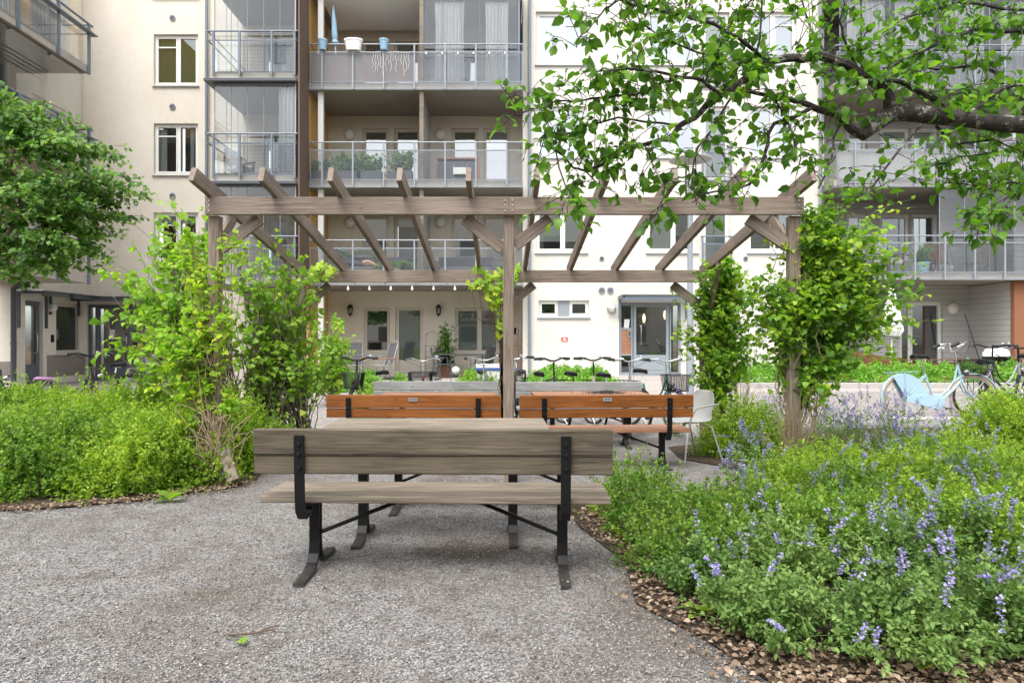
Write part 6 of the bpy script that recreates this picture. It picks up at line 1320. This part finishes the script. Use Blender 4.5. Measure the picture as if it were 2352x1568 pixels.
# small broad-leaved weeds
def weed(label, x, y, n, sz):
    z = g(x, y) + .02; P0 = np.repeat(A(x, y, z)[None], n, 0); d = nrm(rv(n) * A(1, 1, .1) + UP * .5); V, T, R = inst(*bigleaf(.3, .3, .1), P0, d, UP + rv(n, .2), rng.uniform(.7, 1.1, n) * sz, rng.uniform(.3, .9, n)); plant('weed', label, 'weed', [('leaves', (V, T, R), M['l_spirea_dark'])])
weed('upright broad-leaved weed in the dry leaves by the spirea edge', X(397, 5.35), 5.3, 5, .16); weed('broad-leaved plant by the gravel edge among dry leaves', X(1505, 4.1), 4.05, 7, .12); weed('dandelion leaves at the gravel edge before the catmint', X(1600, 3.1), 3.05, 7, .13); weed('single tiny green weed in the open gravel', X(562, 2.75), 2.75, 3, .05)
# ================================================================ LEFT TREE
OVAL2 = bigleaf(.36, .12, .05)
TD = 8.6; tb = A(X(-190, TD), TD, 0)
pads = [(70, 235, 55, 10), (20, 255, 70, 14), (105, 275, 60, 11), (40, 305, 110, 14), (150, 325, 75, 12), (225, 345, 45, 9), (60, 355, 120, 14), (175, 380, 80, 12), (262, 395, 34, 8), (80, 410, 130, 14), (215, 430, 65, 11), (282, 408, 20, 5), (40, 455, 120, 14), (165, 470, 90, 13), (240, 480, 42, 9), (80, 510, 120, 14), (205, 525, 50, 9), (50, 555, 120, 14), (160, 565, 60, 10), (210, 590, 34, 8), (60, 600, 100, 13), (100, 630, 40, 10), (20, 640, 50, 9), (-80, 300, 60, 60), (-90, 450, 60, 80)]
E_ = []; 
for (cx, cy, rx, ry) in pads: E_.append(ell(cx, cy, rx, ry, TD, .7, int(rx * ry / 85 + 5), 1.0))
T_ = np.concatenate(E_); hubs = np.array([W(-60, 620, TD), W(0, 560, TD), W(60, 480, TD), W(20, 400, TD), W(110, 520, TD), W(40, 320, TD), W(-90, 350, TD)], float)
dist = np.linalg.norm(T_[:, None] - hubs[None], axis=2); R_ = hubs[np.argmin(dist, 1)] + rv(len(T_), .03); S_ = paths(R_, T_, 6, .05, .08); tw = twigs(S_, 5, .26, .55, -.05, .7) ; tw[:, 1:, 2] = tw[:, :1, 2] + (tw[:, 1:, 2] - tw[:, :1, 2]) * .22 - A(.0, .015, .04)[None, 1:]
sub = [leafset(OVAL2, tw, 7, .066, .05, 1., A(0, -.9, 1.3), .12, .6)]
sub.append(leafset(OVAL2, S_, 3, .066, .7, 1., A(0, -.9, 1.3), .12, .5))
tt = thing('small_tree', 'lush green tree with layered leafy sprays reaching in before the cream wall', 'tree'); V, T, R = cat(sub); npmesh('crown', V, T, M['l_tree'], tt, R)
b = MB(); bl = Vector((tb[0], tb[1], 0)); H_ = [Vector(h) for h in hubs]
b.tube([bl, Vector((tb[0] + .05, TD, .9)), Vector((tb[0] + .2, TD, 1.5)), Vector((tb[0] + .15, TD, 2.6)), Vector(W(-90, 350, TD))], [.09, .075, .065, .045, .02], 8)
b.tube([Vector((tb[0] + .1, TD, 1.1)), H_[0], Vector(W(-20, 640, TD)), H_[1], H_[4]], [.05, .045, .035, .022, .008], 8); b.tube([H_[0], H_[1], H_[2], Vector(W(110, 430, TD))], [.04, .03, .02, .006], 7); b.tube([Vector((tb[0] + .15, TD, 2.2)), H_[3], H_[5]], [.04, .025, .008], 7)
b.build('trunk', M['bark_yellow'], tt, True); V, T, R = cat([stemmesh(S_, .006, .002), stemmesh(tw, .002, .001)]); npmesh('twigs', V, T, M['brown_twig'], tt)
# ================================================================ APPLE TREE
at = thing('apple_tree', 'old apple tree whose lichened limb and leafy branches hang in from the frame edge', 'tree')
def pl_(pts, d0, d1): n = len(pts); return [W(p[0], p[1], d0 + (d1 - d0) * i / (n - 1)) for i, p in enumerate(pts)]
limb = MB(); br = []
limb.tube([Vector((3.9, 3.5, -.05)), Vector((3.85, 3.5, .4)), Vector((3.8, 3.5, 1.2)), Vector((3.75, 3.5, 2.0)), Vector((3.6, 3.5, 2.4)), Vector(W(2500, 292, 3.5))] , [.17, .14, .125, .12, .10, .07], 12)
main = [Vector(W(2500, 292, 3.5))] + [Vector(v) for v in pl_([(2430, 290), (2352, 287), (2290, 284), (2230, 275), (2158, 267), (2086, 258), (2043, 262), (2005, 288), (1978, 314)], 3.5, 3.45)]
limb.tube(main, [.07, .055, .046, .043, .042, .045, .048, .045, .042, .028], 12)
def B(pts, d0, d1, r0, r1, w=1.0):
    ps = [Vector(v) for v in pl_(pts, d0, d1)]
    pr_ = [ps[0]]
    for a, c in zip(ps, ps[1:]): pr_.append((a + c) / 2 + Vector(rv(1, .006)[0])); pr_.append(c)
    n = len(pr_); limb.tube(pr_, [r0 + (r1 - r0) * i / (n - 1) for i in range(n)], 7)
    if w > 0: br.append((np.array([tuple(p) for p in pr_]), w))
B([(2043, 250), (2040, 218), (2017, 195), (1986, 175), (1954, 155), (1914, 138), (1862, 132), (1828, 133), (1765, 143), (1735, 166), (1678, 207), (1649, 227), (1609, 258), (1574, 281), (1548, 307)], 3.45, 3.2, .030, .013, .8)
B([(1548, 307), (1520, 321), (1477, 333), (1434, 344), (1405, 364), (1373, 382), (1345, 393), (1316, 385), (1276, 344), (1240, 335)], 3.2, 3.1, .012, .003, 1.2)
B([(1978, 310), (1937, 275), (1903, 258), (1857, 241), (1800, 225), (1740, 215), (1690, 205)], 3.45, 3.3, .024, .007)
B([(2172, 252), (2129, 218), (2086, 198), (2043, 185), (2000, 184), (1970, 190)], 3.5, 3.3, .018, .006)
B([(2210, 262), (2230, 258), (2273, 224), (2302, 204), (2352, 198), (2420, 190)], 3.5, 3.7, .014, .012)
B([(2430, 80), (2352, 72), (2316, 72), (2244, 66), (2201, 83), (2144, 106), (2086, 129), (2029, 158)], 4.2, 3.7, .018, .006)
B([(1660, 222), (1614, 184), (1563, 178), (1505, 164), (1436, 158), (1408, 161), (1362, 166)], 3.2, 3.0, .010, .003, 1.2)
B([(1560, 178), (1520, 189), (1477, 212), (1420, 220), (1362, 226), (1320, 235), (1276, 232), (1218, 252), (1180, 265)], 3.2, 3.0, .008, .0025, 1.2)
B([(1765, 143), (1700, 90), (1640, 55), (1591, 43), (1563, 34), (1520, 26), (1477, 14), (1434, 3), (1400, -10)], 3.3, 3.0, .010, .006)
B([(1420, 0), (1390, 20), (1362, 55), (1333, 83), (1325, 110)], 3.0, 3.0, .005, .002, 1.0)
B([(1880, 250), (1857, 252), (1778, 284), (1764, 330), (1752, 370), (1735, 402), (1718, 425), (1692, 436), (1649, 439), (1609, 448), (1590, 465)], 3.4, 3.1, .012, .003, .7)
B([(2115, 287), (2072, 336), (2029, 393), (1995, 439), (1985, 455)], 3.45, 3.3, .008, .003, .8)
B([(1930, 285), (1914, 344), (1900, 387), (1880, 432)], 3.4, 3.3, .006, .004, .12)
B([(2420, 380), (2352, 402), (2330, 450), (2299, 490), (2254, 511), (2235, 505)], 3.6, 3.3, .008, .003, 1.0)
B([(1980, 164), (1979, 57), (1977, -30)], 3.4, 3.5, .006, .004, .8)
B([(1975, 170), (1937, 86), (1928, 49), (1940, 10)], 3.4, 3.3, .006, .004, .8)
B([(1740, 150), (1745, 90), (1750, 0), (1755, -40)], 3.3, 3.3, .006, .004, 1.0)
B([(1620, 190), (1640, 110), (1690, 40), (1740, -20)], 3.3, 3.4, .006, .004, 1.3)
B([(1700, 195), (1640, 290), (1600, 340), (1590, 400), (1600, 470)], 3.25, 3.1, .006, .003, .9)
B([(1560, 290), (1480, 280), (1420, 270), (1340, 290), (1290, 310), (1250, 300)], 3.2, 3.0, .006, .003, 1.1)
B([(1345, 393), (1380, 430), (1410, 440)], 3.1, 3.1, .004, .002, .9)
B([(1276, 344), (1300, 430), (1330, 470), (1300, 500)], 3.1, 2.9, .004, .002, .7)
B([(1480, 333), (1500, 380), (1530, 440), (1510, 480)], 3.15, 3.0, .004, .002, 1.0)
B([(1735, 166), (1800, 260), (1840, 330), (1830, 400)], 3.3, 3.3, .006, .003, .7)
B([(2352, 198), (2250, 150), (2150, 160), (2080, 150), (2040, 100)], 4.4, 4.0, .012, .004, 1.2)
B([(2420, 30), (2300, 20), (2200, 5), (2120, 30), (2060, 50)], 4.4, 4.0, .012, .004, 1.2)
B([(2420, 250), (2330, 230), (2240, 210), (2180, 220)], 4.2, 4.0, .010, .004, 1.0)
B([(2450, 330), (2352, 340), (2280, 350), (2200, 360), (2150, 380)], 4.2, 3.8, .010, .004, 1.1)
B([(2420, 440), (2330, 420), (2250, 430), (2170, 420)], 4.2, 3.8, .010, .003, 1.0)
B([(2150, 290), (2200, 330), (2280, 320), (2352, 350)], 3.5, 3.6, .008, .003, .9)
B([(1900, 130), (1860, 60), (1840, -10)], 3.4, 3.4, .006, .004, 1.0)
B([(1800, 140), (1700, 150), (1600, 120), (1530, 90), (1480, 60)], 3.5, 3.3, .008, .003, 1.2)
limb.build('branches', M['bark'], at, True)
lfs = []; tws_ = []
for path, w in br:
    Lp = np.linalg.norm(path[1:] - path[:-1], axis=1).sum(); k_ = max(3, int(Lp / .031 * w)); p, t, _ = along(path[None], k_, .06, 1.); d = nrm(rv(k_) + t * .35 + UP * .1); ln = rng.uniform(.03, .24, k_)[:, None]
    tw = np.stack([p, p + d * ln * .6 + UP * .01, p + d * ln], 1); tws_.append(tw)
    # whorls of leaves at the spur ends
    nl = rng.integers(3, 8, k_); q = np.repeat(tw[:, -1], nl, 0) - np.repeat(d * ln, nl, 0) * rng.uniform(0, .5, (nl.sum(), 1)); dd = nrm(rv(len(q)) + np.repeat(d, nl, 0) * .6 - UP * .45); pet = rng.uniform(.012, .03, len(q))[:, None]
    sz = rng.uniform(.034, .072, len(q)); lfs.append(inst(*APPLE, q + dd * pet, dd, nrm(UP * .9 + rv(len(q), .55)), sz, np.clip(rng.normal(.48, .24, len(q)), 0, 1)))
    a0 = q; tws_.append(np.stack([a0, a0 + dd * pet * .5, a0 + dd * pet], 1))
V, T, R = cat(lfs); npmesh('foliage', V, T, M['l_apple'], at, R); print('apple leaves', len(V) // 8)
V, T, R = stemmesh(np.concatenate(tws_), .0022, .0014); npmesh('spurs', V, T, M['bark'], at)
# ================================================================ BALCONY AND PATIO PLANTS
def potplant(label, x, y, z, w, h, n, leaf, m='l_tom', tmpl=HEART, name='potted_plant', per=5):
    T_ = np.stack([x + rng.normal(0, w * .45, n), y + rng.normal(0, .08, n), z + rng.uniform(.25, 1, n) * h], 1); R_ = np.stack([x + (T_[:, 0] - x) * .5, np.full(n, y), np.full(n, z)], 1); S = paths(R_, T_, 5, .1, .08)
    plant(name, label, 'plant', [('foliage', leafset(tmpl, S, per * 2, leaf, .2, 1., .8, .1, .4), M[m]), ('stems', stemmesh(S, .004, .002), M['green_stalk'])])
for p, w_, h_, lab in ((735, .4, .35, 'white-flowering plants at the clapboard end of the second-floor railing'), (800, .6, .6, 'tomato plants on the second-floor balcony'), (850, .5, .55, 'bushy plants in the middle of the second-floor balcony'), (925, .45, .6, 'silvery flowering plants near the second-floor divider')):
    potplant(lab, X(p, 19), 19.0, cz(2) + .5, w_, h_, 70, .09)
potplant('tall potted fig with glossy leaves by the patio door', X(1022, 20.2), 20.2, pzz + .35, .3, 1.3, 60, .12, 'l_tree', OVAL, per=6); pot('terracotta pot holding the tall fig', X(1022, 20.2), 20.2, pzz, .13, .17, .34, 'terracotta')
potplant('leafy plant on the first-floor balcony beside the reddish furniture', X(2118, 19), 19.0, 3.45, .35, .6, 50, .10, 'l_tree', OVAL); pot('blue-grey pot of the leafy first-floor balcony plant', X(2118, 19), 19.0, 3.2, .15, .2, .32, 'blue_plastic'); pot('white pot on the first-floor balcony floor', X(2180, 19), 19.0, 3.2, .1, .13, .2, 'white_plastic')
def palm(label, x, y, z, h, n=16):
    fr = []; st = []
    for i in range(n):
        a = rng.uniform(0, 6.28); l_ = rng.uniform(.7, 1.1) * h * .6; t = np.linspace(0, 1, 12); d = A(math.cos(a), math.sin(a) * .5, 0); P_ = A(x, y, z + h * .4) + d * (t * l_)[:, None] + UP * (t * l_ * .8 - t * t * l_ * .9)[:, None]; st.append(P_)
        for s in (-1, 1):
            ax = nrm(np.cross(np.tile(d, (11, 1)), UP) * s + d * .6 - UP * .3); fr.append(inst(*OVAL, P_[1:], ax, np.tile(UP, (11, 1)) + rv(11, .1), np.stack([np.full(11, .07), np.full(11, .22), np.full(11, .1)], 1), rng.uniform(.2, .8, 11)))
    base = MB().tube([(x, y, z), (x, y, z + h * .42)], .04, 7); t_ = plant('potted_palm', label, 'plant', [('fronds', cat(fr), M['l_tree']), ('stems', stemmesh(np.array(st), .006, .003), M['green_stalk'])]); base.build('trunk', M['brown_twig'], t_); return t_
palm('feathery potted palm at the clapboard end of the first-floor balcony', X(800, 20), 20.0, cz(1) + .2, 1.9); palm('spiky potted palm in a white pot before the dark first-floor door', X(905, 19.3), 19.3, cz(1) + .2, 1.1, 14)
pot('white pot of the spiky first-floor palm', X(905, 19.3), 19.3, cz(1) + .2, .15, .19, .35, 'white_plastic')
potplant('pink heather in a dark box at the frame edge by the grill', X(2335, 17.8), 17.8, .55, .25, .3, 40, .05, 'l_dry', OVAL); o = MB().bbox(-.3, .3, -.15, .15, 0, .35).build('planter_box', M['black_plain'], None, False, (X(2335, 17.8), 17.8, .2)); tag(o, 'black plant box under the pink heather at the frame edge', 'planter')
# trees behind the viewer, mirrored in the panes
for x, y, h in ((-6, -15, 8), (3, -16, 9), (10, -14, 7)):
    n = 260; u = nrm(rv(n)) * rng.uniform(.4, 1, (n, 1)) ** .5; T_ = A(x, y, h * .62) + u * A(2.6, 2.6, h * .35); R_ = np.repeat(A(x, y, h * .4)[None], n, 0); S = paths(R_, T_, 5, .05, .1); b = MB().tube([(x, y, -.1), (x, y, h * .3), (x + .1, y, h * .6)], [.2, .15, .06], 8)
    t_ = plant('yard_tree', {-6: 'broad leafy tree behind the viewer, first of three', 3: 'broad leafy tree behind the viewer, the tallest', 10: 'broad leafy tree behind the viewer, nearest the grey-clad bay'}[x], 'tree', [('crown', leafset(LEAF2W, S, 26, .2, .2, 1.), M['l_tree']), ('limbs', stemmesh(S, .03, .006), M['brown_twig'])]); b.build('trunk', M['bark'], t_, True)
